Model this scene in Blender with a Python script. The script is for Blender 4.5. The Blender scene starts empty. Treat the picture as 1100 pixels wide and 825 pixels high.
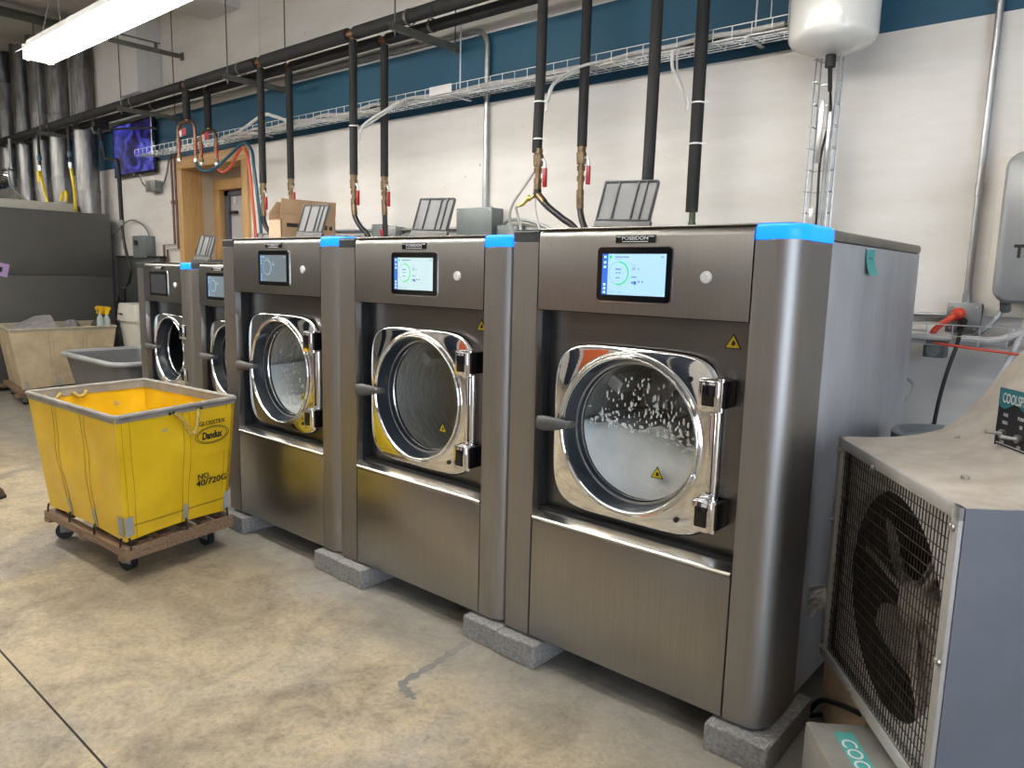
import bpy, bmesh, math, random
from mathutils import Vector, Matrix
from math import pi, sin, cos, radians, sqrt
random.seed(7)
SC = bpy.context.scene
COL = SC.collection
V = Vector

# ------------------------------------------------------------------ materials
def new_mat(name):
    m = bpy.data.materials.new(name); m.use_nodes = True
    return m, m.node_tree.nodes, m.node_tree.links

def setin(n, **kw):
    for k, v in kw.items():
        n.inputs[k.replace('_', ' ')].default_value = v

def mat(name, c, rough=.5, metal=0., var=.12, scale=8., bump=0., bscale=60., stretch=None, c2=None, spec=.5, aniso=0., rvar=0., detail=6., coat=0.):
    """principled surface whose colour wanders between c and a second tone by noise"""
    m, N, L = new_mat(name)
    b = N['Principled BSDF']
    setin(b, Roughness=rough, Metallic=metal)
    b.inputs['Specular IOR Level'].default_value = spec
    if aniso: b.inputs['Anisotropic'].default_value = aniso
    if coat: b.inputs['Coat Weight'].default_value = coat
    tc = N.new('ShaderNodeTexCoord'); mp = N.new('ShaderNodeMapping')
    L.new(tc.outputs['Object'], mp.inputs['Vector'])
    if stretch: mp.inputs['Scale'].default_value = stretch
    nz = N.new('ShaderNodeTexNoise'); setin(nz, Scale=scale, Detail=detail, Roughness=.6)
    L.new(mp.outputs['Vector'], nz.inputs['Vector'])
    rp = N.new('ShaderNodeValToRGB')
    c = tuple(c)
    lo = tuple(x * (1 - var) for x in c) if c2 is None else tuple(c2)
    hi = tuple(min(1, x * (1 + var * .7)) for x in c) if c2 is None else c
    rp.color_ramp.elements[0].position = .32; rp.color_ramp.elements[1].position = .68
    rp.color_ramp.elements[0].color = (*lo, 1); rp.color_ramp.elements[1].color = (*hi, 1)
    L.new(nz.outputs['Fac'], rp.inputs['Fac']); L.new(rp.outputs['Color'], b.inputs['Base Color'])
    if rvar:
        mr = N.new('ShaderNodeMapRange'); setin(mr, To_Min=max(.02, rough - rvar), To_Max=rough + rvar)
        L.new(nz.outputs['Fac'], mr.inputs['Value']); L.new(mr.outputs['Result'], b.inputs['Roughness'])
    if bump:
        n2 = N.new('ShaderNodeTexNoise'); setin(n2, Scale=bscale, Detail=4.)
        L.new(mp.outputs['Vector'], n2.inputs['Vector'])
        bp = N.new('ShaderNodeBump'); setin(bp, Strength=bump, Distance=.01)
        L.new(n2.outputs['Fac'], bp.inputs['Height']); L.new(bp.outputs['Normal'], b.inputs['Normal'])
    return m

def emit(name, c, s, var=.05):
    m, N, L = new_mat(name)
    b = N['Principled BSDF']; b.inputs['Base Color'].default_value = (*c, 1); setin(b, Roughness=.4)
    tc = N.new('ShaderNodeTexCoord'); nz = N.new('ShaderNodeTexNoise'); setin(nz, Scale=4.)
    L.new(tc.outputs['Object'], nz.inputs['Vector'])
    rp = N.new('ShaderNodeValToRGB')
    rp.color_ramp.elements[0].color = (*[x * (1 - var) for x in c], 1); rp.color_ramp.elements[1].color = (*c, 1)
    L.new(nz.outputs['Fac'], rp.inputs['Fac']); L.new(rp.outputs['Color'], b.inputs['Emission Color'])
    b.inputs['Emission Strength'].default_value = s
    return m

def glass(name, tint=(.9, .95, .95), refl=.12, rough=.02):
    m, N, L = new_mat(name)
    N.remove(N['Principled BSDF'])
    tr = N.new('ShaderNodeBsdfTransparent'); tr.inputs['Color'].default_value = (*tint, 1)
    gl = N.new('ShaderNodeBsdfGlossy'); setin(gl, Roughness=rough)
    fr = N.new('ShaderNodeLayerWeight'); setin(fr, Blend=.5); pw = N.new('ShaderNodeMath'); pw.operation = 'POWER'; pw.inputs[1].default_value = 4.; L.new(fr.outputs['Facing'], pw.inputs[0])
    mth = N.new('ShaderNodeMath'); mth.operation = 'MULTIPLY_ADD'; mth.inputs[1].default_value = .7; mth.inputs[2].default_value = refl * .22
    mx = N.new('ShaderNodeMixShader')
    L.new(pw.outputs[0], mth.inputs[0]); L.new(mth.outputs['Value'], mx.inputs['Fac'])
    L.new(tr.outputs['BSDF'], mx.inputs[1]); L.new(gl.outputs['BSDF'], mx.inputs[2])
    L.new(mx.outputs['Shader'], N['Material Output'].inputs['Surface'])
    return m

def wall_mat():
    m, N, L = new_mat('painted wall with blue band')
    b = N['Principled BSDF']; setin(b, Roughness=.62)
    tc = N.new('ShaderNodeTexCoord')
    sx = N.new('ShaderNodeSeparateXYZ'); L.new(tc.outputs['Object'], sx.inputs['Vector'])
    def band(lo, hi):
        a = N.new('ShaderNodeMath'); a.operation = 'GREATER_THAN'; a.inputs[1].default_value = lo
        c = N.new('ShaderNodeMath'); c.operation = 'LESS_THAN'; c.inputs[1].default_value = hi
        L.new(sx.outputs['Z'], a.inputs[0]); L.new(sx.outputs['Z'], c.inputs[0])
        d = N.new('ShaderNodeMath'); d.operation = 'MULTIPLY'
        L.new(a.outputs[0], d.inputs[0]); L.new(c.outputs[0], d.inputs[1]); return d
    bd = band(2.695, 3.163)
    mp = N.new('ShaderNodeMapping'); mp.inputs['Scale'].default_value = (.5, 1, 2.2)
    L.new(tc.outputs['Object'], mp.inputs['Vector'])
    nz = N.new('ShaderNodeTexNoise'); setin(nz, Scale=2.2, Detail=8., Roughness=.65); L.new(mp.outputs['Vector'], nz.inputs['Vector'])
    rp = N.new('ShaderNodeValToRGB')
    rp.color_ramp.elements[0].position = .3; rp.color_ramp.elements[1].position = .62
    rp.color_ramp.elements[0].color = (.66, .625, .57, 1); rp.color_ramp.elements[1].color = (.76, .735, .70, 1)
    L.new(nz.outputs['Fac'], rp.inputs['Fac'])
    # small dark nicks
    n2 = N.new('ShaderNodeTexNoise'); setin(n2, Scale=17., Detail=2.); L.new(tc.outputs['Object'], n2.inputs['Vector'])
    r2 = N.new('ShaderNodeValToRGB'); r2.color_ramp.elements[0].position = .215; r2.color_ramp.elements[1].position = .235
    r2.color_ramp.elements[0].color = (.35, .33, .3, 1); r2.color_ramp.elements[1].color = (1, 1, 1, 1)
    L.new(n2.outputs['Fac'], r2.inputs['Fac'])
    mu = N.new('ShaderNodeMix'); mu.data_type = 'RGBA'; mu.blend_type = 'MULTIPLY'; mu.inputs[0].default_value = 1
    L.new(rp.outputs['Color'], mu.inputs[6]); L.new(r2.outputs['Color'], mu.inputs[7])
    mx = N.new('ShaderNodeMix'); mx.data_type = 'RGBA'
    L.new(bd.outputs[0], mx.inputs[0]); L.new(mu.outputs[2], mx.inputs[6])
    rb = N.new('ShaderNodeValToRGB')
    rb.color_ramp.elements[0].color = (.010, .072, .128, 1); rb.color_ramp.elements[1].color = (.014, .088, .150, 1)
    L.new(nz.outputs['Fac'], rb.inputs['Fac'])
    L.new(rb.outputs['Color'], mx.inputs[7]); L.new(mx.outputs[2], b.inputs['Base Color'])
    bp = N.new('ShaderNodeBump'); setin(bp, Strength=.12, Distance=.02); L.new(nz.outputs['Fac'], bp.inputs['Height']); L.new(bp.outputs['Normal'], b.inputs['Normal'])
    return m

def floor_mat():
    m, N, L = new_mat('stained concrete floor')
    b = N['Principled BSDF']
    tc = N.new('ShaderNodeTexCoord')
    def noise(scale, detail=8., rough=.6, dist=0., st=None):
        n = N.new('ShaderNodeTexNoise'); setin(n, Scale=scale, Detail=detail, Roughness=rough, Distortion=dist)
        if st:
            mp = N.new('ShaderNodeMapping'); mp.inputs['Scale'].default_value = st; L.new(tc.outputs['Object'], mp.inputs['Vector']); L.new(mp.outputs['Vector'], n.inputs['Vector'])
        else: L.new(tc.outputs['Object'], n.inputs['Vector'])
        return n
    def ramp(src, stops):
        r = N.new('ShaderNodeValToRGB'); e = r.color_ramp.elements
        while len(e) < len(stops): e.new(.5)
        for k, (p, c) in enumerate(stops): e[k].position = p; e[k].color = (*c, 1)
        L.new(src, r.inputs['Fac']); return r
    def mix(mode, a, c, f=1.):
        x = N.new('ShaderNodeMix'); x.data_type = 'RGBA'; x.blend_type = mode
        if hasattr(f, 'node'): L.new(f, x.inputs[0])
        else: x.inputs[0].default_value = f
        L.new(a, x.inputs[6]); L.new(c, x.inputs[7]); return x
    big = noise(1.1, 9., .62, .6)
    base = ramp(big.outputs['Fac'], [(.28, (.24, .20, .145)), (.42, (.37, .31, .22)), (.52, (.48, .405, .28)), (.62, (.55, .46, .315)), (.78, (.55, .505, .415))])
    st = noise(2.6, 10., .7, 1.2)
    stains = ramp(st.outputs['Fac'], [(.28, (.36, .35, .35)), (.42, (.78, .78, .80)), (.54, (1, 1, 1)), (.75, (1.08, 1.06, 1.02))])
    a = mix('MULTIPLY', base.outputs['Color'], stains.outputs['Color'], .95)
    gp = noise(.75, 6., .6, .8, (1.3, .8, 1))
    gm = ramp(gp.outputs['Fac'], [(.50, (0, 0, 0)), (.66, (.75, .75, .75))])
    gcol = ramp(st.outputs['Fac'], [(.3, (.27, .255, .24)), (.65, (.46, .44, .41))])
    a = mix('MIX', a.outputs[2], gcol.outputs['Color'], gm.outputs['Color'])
    sp = noise(46., 8., .78)
    speck = ramp(sp.outputs['Fac'], [(.28, (.50, .47, .43)), (.46, (.92, .91, .90)), (.58, (1.06, 1.05, 1.02)), (.72, (1.25, 1.22, 1.16))])
    a = mix('MULTIPLY', a.outputs[2], speck.outputs['Color'], 1.)
    mo = noise(8., 10., .78, .4)
    mot = ramp(mo.outputs['Fac'], [(.30, (.62, .60, .57)), (.46, (.95, .94, .93)), (.56, (1.05, 1.04, 1.02)), (.72, (1.28, 1.25, 1.18))])
    a = mix('MULTIPLY', a.outputs[2], mot.outputs['Color'], .85)
    pit = noise(120., 2., .5)
    pits = ramp(pit.outputs['Fac'], [(.27, (.45, .4, .36)), (.33, (1, 1, 1))])
    a = mix('MULTIPLY', a.outputs[2], pits.outputs['Color'], .7)
    # greyer and darker towards the machines
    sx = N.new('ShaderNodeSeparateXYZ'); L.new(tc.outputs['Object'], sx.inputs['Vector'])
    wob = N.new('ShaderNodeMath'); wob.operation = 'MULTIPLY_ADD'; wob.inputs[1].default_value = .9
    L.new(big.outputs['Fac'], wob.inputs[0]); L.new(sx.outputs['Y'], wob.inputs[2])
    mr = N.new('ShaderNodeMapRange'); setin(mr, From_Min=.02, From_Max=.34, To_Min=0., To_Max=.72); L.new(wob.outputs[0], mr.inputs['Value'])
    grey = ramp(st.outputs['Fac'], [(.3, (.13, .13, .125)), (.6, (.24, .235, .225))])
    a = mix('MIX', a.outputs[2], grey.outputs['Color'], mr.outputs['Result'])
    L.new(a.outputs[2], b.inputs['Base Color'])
    rr = N.new('ShaderNodeMapRange'); setin(rr, To_Min=.38, To_Max=.62); L.new(st.outputs['Fac'], rr.inputs['Value']); L.new(rr.outputs['Result'], b.inputs['Roughness'])
    bp = N.new('ShaderNodeBump'); setin(bp, Strength=.35, Distance=.01); L.new(sp.outputs['Fac'], bp.inputs['Height']); L.new(bp.outputs['Normal'], b.inputs['Normal'])
    return m

def tv_mat():
    m, N, L = new_mat('television picture')
    b = N['Principled BSDF']; setin(b, Roughness=.25); b.inputs['Base Color'].default_value = (.01, .01, .03, 1)
    tc = N.new('ShaderNodeTexCoord'); nz = N.new('ShaderNodeTexNoise'); setin(nz, Scale=3.6, Detail=3., Distortion=1.6)
    mp = N.new('ShaderNodeMapping'); mp.inputs['Scale'].default_value = (.7, 1, 1.3); mp.inputs['Rotation'].default_value = (0, .7, 0)
    L.new(tc.outputs['Object'], mp.inputs['Vector']); L.new(mp.outputs['Vector'], nz.inputs['Vector'])
    r = N.new('ShaderNodeValToRGB'); e = r.color_ramp.elements
    e[0].position = .4; e[0].color = (.004, .003, .03, 1); e[1].position = .72; e[1].color = (.16, .18, .8, 1)
    x = e.new(.52); x.color = (.03, .03, .32, 1)
    L.new(nz.outputs['Fac'], r.inputs['Fac']); L.new(r.outputs['Color'], b.inputs['Emission Color']); b.inputs['Emission Strength'].default_value = .33
    return m

M = {}
M['steel'] = mat('brushed stainless steel', (.37, .358, .342), .31, 1., .09, 3., stretch=(90, 90, .7), rvar=.05, bump=.015, bscale=8.)
M['steel_col'] = mat('brushed stainless column', (.345, .335, .325), .47, 1., .09, 3., stretch=(90, 90, .7), rvar=.05, bump=.015, bscale=8.)
M['steel_side'] = mat('dull stainless side sheet', (.66, .69, .75), .42, .65, .10, 2.2, stretch=(3, 3, 1.2), rvar=.07)
M['steel_dark'] = mat('dark stainless door panel', (.20, .194, .188), .34, 1., .08, 3., stretch=(.7, 90, 90), rvar=.04)
M['cap'] = mat('worn grey top sheet', (.34, .32, .29), .42, .9, .22, 6., rvar=.1)
M['edge'] = mat('bright steel edge', (.82, .80, .76), .22, 1., .05, 20.)
M['chrome'] = mat('polished chrome', (.86, .86, .86), .035, 1., .02, 3.)
M['drum'] = mat('drum steel', (.72, .72, .70), .55, .85, .25, 14., stretch=(1, 6, 1))
M['drum_dark'] = mat('dark drum steel', (.05, .052, .055), .3, 1., .3, 14.)
M['gasket'] = mat('blue grey door cone', (.026, .033, .043), .25, 0., .15, 6., coat=.4)
M['darkplastic'] = mat('dark grey plastic', (.045, .048, .052), .42, 0., .12, 20.)
M['midplastic'] = mat('mid grey plastic', (.095, .093, .09), .45, 0., .1, 14.)
M['lidgrey'] = mat('smoke grey lid', (.155, .158, .156), .4, 0., .1, 8.)
M['black'] = mat('black gloss', (.006, .006, .007), .12, 0., .2, 9.)
M['blackm'] = mat('black matte', (.012, .012, .013), .6, 0., .25, 20.)
M['led'] = emit('blue status light', (.003, .165, 1.), 1.2, .4)
M['led_core'] = emit('bright blue light core', (.0, .32, 1.), 3.2)
M['scr'] = emit('screen page pale blue', (.38, .62, .92), .28)
M['scr_dim'] = emit('screen page pale grey', (.44, .58, .62), .30)
M['scr_low'] = emit('screen page dark grey', (.12, .15, .17), .25)
M['scr_off'] = mat('switched off screen', (.05, .052, .06), .2, 0., .1, 5.)
M['scr_side'] = emit('screen side bar blue', (.02, .10, .42), .5)
M['scr_green'] = emit('screen green', (.03, .50, .15), .45)
M['scr_ring'] = emit('screen grey marks', (.22, .35, .46), .45)
M['scr_mark'] = emit('screen dark marks', (.06, .14, .25), .45)
M['scr_white'] = emit('screen side icons', (.5, .7, .9), .45)
M['white'] = mat('white paint', (.78, .77, .74), .45, 0., .05, 6.)
M['letter'] = mat('white lettering', (.75, .76, .77), .4, 0., .03, 30.)
M['yellow_sign'] = mat('yellow sticker', (.80, .62, .02), .4, 0., .05, 20.)
M['foam'] = mat('soap foam', (.93, .94, .93), .5, 0., .12, 7., bump=.2, bscale=50., c2=(.74, .77, .76))
M['teal'] = mat('teal paper', (.09, .42, .40), .6, 0., .08, 30.)
M['block'] = mat('concrete block', (.37, .36, .345), .9, 0., .3, 90., bump=.9, bscale=130., c2=(.20, .195, .19))
M['ins'] = mat('black pipe insulation', (.013, .0125, .012), .72, 0., .3, 7., bump=.12, bscale=30.)
M['main'] = mat('dusty main insulation', (.020, .019, .018), .75, 0., .35, 4., bump=.15, bscale=25.)
M['brass'] = mat('tarnished brass', (.27, .195, .11), .4, 1., .35, 30., c2=(.15, .105, .07))
M['brass_b'] = mat('bright brass', (.80, .58, .20), .25, 1., .1, 20.)
M['copper'] = mat('aged copper', (.33, .18, .11), .4, 1., .4, 25., c2=(.17, .10, .07))
M['coppint'] = mat('brown painted pipe', (.17, .09, .075), .5, .3, .2, 12.)
M['redgrip'] = mat('red lever grip', (.36, .015, .02), .35, 0., .1, 12.)
M['hose'] = mat('black rubber hose', (.014, .014, .015), .38, 0., .2, 30.)
M['hose_grey'] = mat('grey hose', (.50, .49, .46), .45, 0., .1, 14.)
M['hose_white'] = mat('white hose', (.74, .73, .70), .4, 0., .06, 14.)
M['hose_blue'] = mat('blue tubing', (.010, .072, .125), .3, 0., .1, 14.)
M['hose_red'] = mat('orange red tubing', (.62, .10, .05), .3, 0., .12, 10.)
M['galv'] = mat('galvanised steel', (.52, .53, .54), .33, 1., .22, 9., rvar=.08)
M['duct'] = mat('galvanised duct', (.42, .42, .42), .42, .9, .45, 7., stretch=(3, 3, .35), rvar=.12, c2=(.15, .14, .13))
M['duct_dark'] = mat('grey duct', (.14, .14, .145), .45, .9, .5, 5., stretch=(3, 3, .4))  # darker tone than the other ducts
M['foil'] = mat('bright foil duct', (.75, .76, .78), .16, 1., .15, 10.)
M['strut'] = mat('olive grey strut', (.19, .185, .155), .5, .7, .2, 14.)
M['rod'] = mat('threaded rod', (.16, .155, .15), .5, .8, .2, 60.)
M['conduit'] = mat('grey conduit', (.42, .43, .43), .36, .8, .15, 10.)
M['boxgrey'] = mat('grey electrical box', (.17, .195, .195), .45, .2, .12, 9.)
M['boxgalv'] = mat('dull metal box', (.27, .28, .28), .45, .7, .2, 16.)
M['tank'] = mat('white enamel tank', (.80, .79, .74), .22, 0., .05, 4., coat=.3)
M['wirew'] = mat('zinc wire', (.70, .71, .71), .3, .6, .1, 30.)
M['wirez'] = mat('dull zinc rod', (.38, .39, .40), .32, .9, .2, 30.)
M['yellow'] = mat('yellow vinyl canvas', (.92, .62, .020), .42, 0., .16, 4., bump=.4, bscale=6., c2=(.76, .48, .010), coat=.12)
M['yellow_in'] = M['yellow']
M['stitch'] = mat('dark yellow webbing', (.42, .25, .012), .5, 0., .18, 22.)
M['rim'] = mat('grey vinyl rim', (.29, .275, .25), .5, 0., .2, 14.)
M['patch'] = mat('grey reinforcement patch', (.36, .37, .36), .5, 0., .1, 20.)
M['rope'] = mat('worn rope', (.50, .36, .08), .7, 0., .3, 60.)
M['wood'] = mat('worn dolly wood', (.30, .20, .125), .6, 0., .35, 7., stretch=(1, 12, 12), c2=(.15, .09, .055))
M['lumber'] = mat('pine lumber', (.62, .39, .165), .5, 0., .25, 5., stretch=(12, 12, .7), c2=(.47, .27, .095))
M['lumber_h'] = mat('pine lumber header', (.62, .39, .165), .5, 0., .25, 5., stretch=(.7, 12, 12), c2=(.47, .27, .095))
M['tan'] = mat('unpainted drywall', (.52, .45, .34), .8, 0., .08, 4.)
M['ink'] = mat('black ink', (.02, .017, .012), .6, 0., .2, 30.)
M['card'] = mat('cardboard', (.40, .26, .15), .75, 0., .08, 8.)
M['card_l'] = mat('light cardboard flap', (.62, .44, .31), .75, 0., .06, 8.)
M['card_w'] = mat('crumpled cardboard', (.66, .48, .31), .75, 0., .2, 8., bump=.5, bscale=12.)
M['beige'] = mat('beige canvas', (.56, .45, .29), .75, 0., .2, 6., bump=.2, bscale=20.)
M['beige_e'] = mat('beige edge binding', (.42, .37, .27), .75, 0., .15, 12.)
M['tub'] = mat('grey poly tub', (.15, .155, .16), .38, 0., .08, 6.)
M['tub_rim'] = mat('grey poly rim', (.34, .345, .35), .35, 0., .08, 6.)
M['panelgrey'] = mat('dark grey enamel', (.120, .118, .108), .45, .2, .05, 2., stretch=(1, 2, .8))
M['paneldark'] = mat('charcoal enamel', (.075, .078, .075), .4, .3, .15, 5.)
M['cream'] = mat('cream metal', (.62, .58, .50), .5, 0., .08, 8.)
M['binwhite'] = mat('off white plastic', (.66, .64, .58), .5, 0., .06, 6.)
M['clearp'] = mat('cloudy plastic bottle', (.45, .52, .52), .25, 0., .15, 14.)
M['sprayyel'] = mat('yellow trigger plastic', (.85, .52, .01), .35, 0., .08, 14.)
M['cloth'] = mat('grey cloth', (.24, .23, .235), .85, 0., .25, 14., bump=.4, bscale=40.)
M['clothd'] = mat('dark cloth', (.05, .05, .052), .85, 0., .3, 20., bump=.4, bscale=40.)
M['purple'] = mat('purple paper', (.48, .34, .62), .7, 0., .06, 20.)
M['yhose'] = mat('yellow gas hose', (.85, .62, .02), .4, 0., .1, 14.)
M['cool_side'] = mat('cooler blue grey side', (.155, .168, .198), .45, 0., .1, 5., rvar=.06)
M['cool_top'] = mat('dusty cooler top', (.60, .55, .485), .7, 0., .2, 10., c2=(.45, .39, .325), bump=.06)
M['cool_frame'] = mat('cooler frame', (.47, .46, .44), .5, .2, .12, 12.)
M['cool_tray'] = mat('dusty cooler tray', (.27, .262, .24), .6, .2, .2, 9.)
M['cool_in'] = mat('cooler inner sheet', (.74, .73, .71), .5, .2, .15, 8.)
M['mesh'] = mat('grille wire', (.085, .075, .06), .5, .7, .3, 20., c2=(.04, .035, .03))
M['fan'] = mat('dusty fan blade', (.50, .455, .40), .6, .1, .3, 10.)
M['motor'] = mat('dusty fan motor', (.52, .48, .42), .6, .2, .25, 10.)
M['screw'] = mat('zinc screw', (.55, .53, .48), .35, 1., .15, 30.)
M['tealband'] = mat('teal sticker', (.02, .20, .23), .4, 0., .1, 16.)
M['drumgrey'] = mat('grey pail', (.27, .315, .345), .3, 0., .08, 6.)
M['cordred'] = mat('red plug', (.72, .07, .035), .4, 0., .1, 14.)
M['cordblk'] = mat('black cord', (.012, .012, .012), .45, 0., .1, 30.)
M['heater'] = mat('grey appliance shell', (.30, .305, .31), .35, .1, .04, 5.)
M['plate'] = mat('off white board', (.72, .68, .61), .6, 0., .05, 4.)
M['tube'] = emit('fluorescent tube', (1., .97, .92), 15.)
M['tube_dim'] = emit('dimmed fluorescent tube', (1., .96, .89), 5.5)  # dimmed so the rear rows shine less under the washers
M['fixture'] = mat('fixture enamel', (.62, .62, .60), .4, 0., .05, 6.)
M['ceil'] = mat('grey ceiling panels', (.55, .52, .49), .7, 0., .15, 2.)
M['wall'] = wall_mat()
M['wall2'] = mat('plain painted wall', (.55, .53, .50), .7, 0., .1, 2.)
M['wallup'] = mat('white drywall', (.70, .69, .68), .7, 0., .06, 2.)
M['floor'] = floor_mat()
M['seam'] = mat('dark floor joint', (.022, .02, .018), .8, 0., .3, 30.)
M['fill'] = mat('grey crack filler', (.21, .205, .19), .7, 0., .2, 20.)
M['glass'] = glass('door glass', (.95, .97, .97), .10)
M['doorgrey'] = mat('grey steel door', (.55, .55, .56), .5, .1, .06, 5.)
M['panelnavy'] = mat('dark blue reflection panel', (.02, .03, .055), .5, 0., .2, 4.)
M['dooredge'] = mat('dark door frame', (.11, .12, .15), .5, .1, .1, 8.)
M['tv'] = tv_mat()
M['daylight'] = emit('daylight in doorway', (.74, .85, 1.), 2.6)
M['leather'] = mat('brown shoe leather', (.09, .055, .035), .45, 0., .2, 20.)
M['redtag'] = mat('red paper tag', (.55, .03, .05), .5, 0., .1, 20.)
M['rag'] = mat('grey frayed lint', (.56, .53, .49), .9, 0., .3, 50., bump=.6, bscale=70.)
M['panelorange'] = mat('orange reflection panel', (.75, .16, .05), .8, 0., .15, 9.)
M['blue_cloth'] = mat('navy cloth', (.02, .045, .13), .8, 0., .2, 9.)
M['white_cloth'] = mat('white cloth', (.72, .72, .72), .85, 0., .1, 9.)

# ------------------------------------------------------------------ mesh helpers
I4 = Matrix.Identity(4)
def new(): return bmesh.new()

def merge(B, b, T=None, mi=0):
    mp = {}
    for v in b.verts: mp[v] = B.verts.new(T @ v.co if T is not None else v.co)
    for f in b.faces:
        try:
            g = B.faces.new([mp[v] for v in f.verts]); g.material_index = mi
        except ValueError: pass
    b.free()

def bx(B, x0, x1, y0, y1, z0, z1, bev=0., mi=0, T=None, seg=2):
    b = bmesh.new(); bmesh.ops.create_cube(b, size=1)
    for v in b.verts:
        v.co = V(((x0 + x1) / 2 + v.co.x * (x1 - x0), (y0 + y1) / 2 + v.co.y * (y1 - y0), (z0 + z1) / 2 + v.co.z * (z1 - z0)))
    if bev: bmesh.ops.bevel(b, geom=list(b.edges), offset=bev, segments=seg, profile=.5, affect='EDGES')
    merge(B, b, T, mi)

def frame_to(d):
    d = V(d).normalized(); a = V((0, 0, 1)) if abs(d.z) < .9 else V((1, 0, 0))
    x = a.cross(d).normalized(); y = d.cross(x); return x, y, d

def cyl(B, p0, p1, r0, r1=None, n=16, mi=0, cap=True):
    p0, p1 = V(p0), V(p1); r1 = r0 if r1 is None else r1
    x, y, d = frame_to(p1 - p0)
    A = [B.verts.new(p0 + (x * cos(2 * pi * k / n) + y * sin(2 * pi * k / n)) * r0) for k in range(n)]
    C = [B.verts.new(p1 + (x * cos(2 * pi * k / n) + y * sin(2 * pi * k / n)) * r1) for k in range(n)]
    for k in range(n):
        f = B.faces.new((A[k], A[(k + 1) % n], C[(k + 1) % n], C[k])); f.material_index = mi
    if cap:
        f = B.faces.new(A[::-1]); f.material_index = mi
        f = B.faces.new(C); f.material_index = mi

def catmull(pts, n=6):
    P = [V(p) for p in pts]
    if len(P) < 3: return P
    Q = [P[0] * 2 - P[1]] + P + [P[-1] * 2 - P[-2]]
    out = []
    for i in range(1, len(Q) - 2):
        a, b, c, d = Q[i - 1], Q[i], Q[i + 1], Q[i + 2]
        for k in range(n):
            t = k / n
            out.append(.5 * ((2 * b) + (c - a) * t + (2 * a - 5 * b + 4 * c - d) * t * t + (3 * b - a - 3 * c + d) * t ** 3))
    out.append(P[-1]); return out

def tube(B, pts, r, n=10, mi=0, smooth=6, cap=True):
    P = catmull(pts, smooth) if smooth else [V(p) for p in pts]
    rings = []; x = None
    for i, p in enumerate(P):
        d = (P[min(i + 1, len(P) - 1)] - P[max(i - 1, 0)]).normalized()
        if x is None: x, y, _ = frame_to(d)
        else:
            x = (x - d * x.dot(d)).normalized(); y = d.cross(x)
        rr = r(i / (len(P) - 1)) if callable(r) else r
        rings.append([B.verts.new(p + (x * cos(2 * pi * k / n) + y * sin(2 * pi * k / n)) * rr) for k in range(n)])
    for a, b in zip(rings, rings[1:]):
        for k in range(n):
            f = B.faces.new((a[k], a[(k + 1) % n], b[(k + 1) % n], b[k])); f.material_index = mi
    if cap:
        for rg in (rings[0][::-1], rings[-1]):
            f = B.faces.new(rg); f.material_index = mi

def lathe(B, prof, o, d, n=48, mi=0, sx=1., sy=1.):
    """prof: (radius, distance along d) pairs"""
    o = V(o); x, y, d = frame_to(d); rings = []
    for r, h in prof:
        if r < 1e-6: rings.append([B.verts.new(o + d * h)])
        else: rings.append([B.verts.new(o + d * h + x * (cos(2 * pi * k / n) * r * sx) + y * (sin(2 * pi * k / n) * r * sy)) for k in range(n)])
    for a, b in zip(rings, rings[1:]):
        for k in range(n):
            k2 = (k + 1) % n
            if len(a) == 1 and len(b) == 1: continue
            if len(a) == 1: vs = (a[0], b[k2], b[k])
            elif len(b) == 1: vs = (a[k], a[k2], b[0])
            else: vs = (a[k], a[k2], b[k2], b[k])
            f = B.faces.new(vs); f.material_index = mi

def loft(B, loops, mi=0, cap=True, closed=True):
    R = [[B.verts.new(V(p)) for p in lp] for lp in loops]; n = len(R[0])
    for a, b in zip(R, R[1:]):
        for k in range(n if closed else n - 1):
            f = B.faces.new((a[k], a[(k + 1) % n], b[(k + 1) % n], b[k])); f.material_index = mi
    if cap:
        for rg in (R[0][::-1], R[-1]):
            f = B.faces.new(rg); f.material_index = mi

def prism(B, poly, lo, hi, axis='z', mi=0, T=None):
    """poly: 2-D points; axis z -> (x,y), y -> (x,z), x -> (y,z)"""
    def p3(a, b, h): return {'z': (a, b, h), 'y': (a, h, b), 'x': (h, a, b)}[axis]
    b = bmesh.new()
    A = [b.verts.new(p3(u, v, lo)) for u, v in poly]; C = [b.verts.new(p3(u, v, hi)) for u, v in poly]
    n = len(poly)
    for k in range(n): b.faces.new((A[k], A[(k + 1) % n], C[(k + 1) % n], C[k]))
    b.faces.new(A[::-1]); b.faces.new(C)
    merge(B, b, T, mi)

def ball(B, c, r, s=(1, 1, 1), mi=0, u=12, v=8, T=None):
    b = bmesh.new(); bmesh.ops.create_uvsphere(b, u_segments=u, v_segments=v, radius=r)
    for w in b.verts: w.co = V(c) + V((w.co.x * s[0], w.co.y * s[1], w.co.z * s[2]))
    merge(B, b, T, mi)

def rrect(x0, x1, z0, z1, r, n=6):
    out = []
    for cx, cz, a0 in ((x1 - r, z1 - r, 0), (x0 + r, z1 - r, 90), (x0 + r, z0 + r, 180), (x1 - r, z0 + r, 270)):
        for k in range(n + 1):
            a = radians(a0 + 90 * k / n); out.append((cx + r * cos(a), cz + r * sin(a)))
    return out

def finish(name, B, mats, parent=None, world=None, sharp=32):
    """link bmesh B as ONE object; world = matrix of the thing it belongs to"""
    bmesh.ops.recalc_face_normals(B, faces=list(B.faces))
    me = bpy.data.meshes.new(name); B.to_mesh(me); B.free()
    for m in (mats if isinstance(mats, (list, tuple)) else [mats]): me.materials.append(M[m] if isinstance(m, str) else m)
    for p in me.polygons: p.use_smooth = True
    try: me.set_sharp_from_angle(angle=radians(sharp))
    except Exception: pass
    o = bpy.data.objects.new(name, me); COL.objects.link(o)
    if parent is not None: o.parent = parent
    return o

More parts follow.
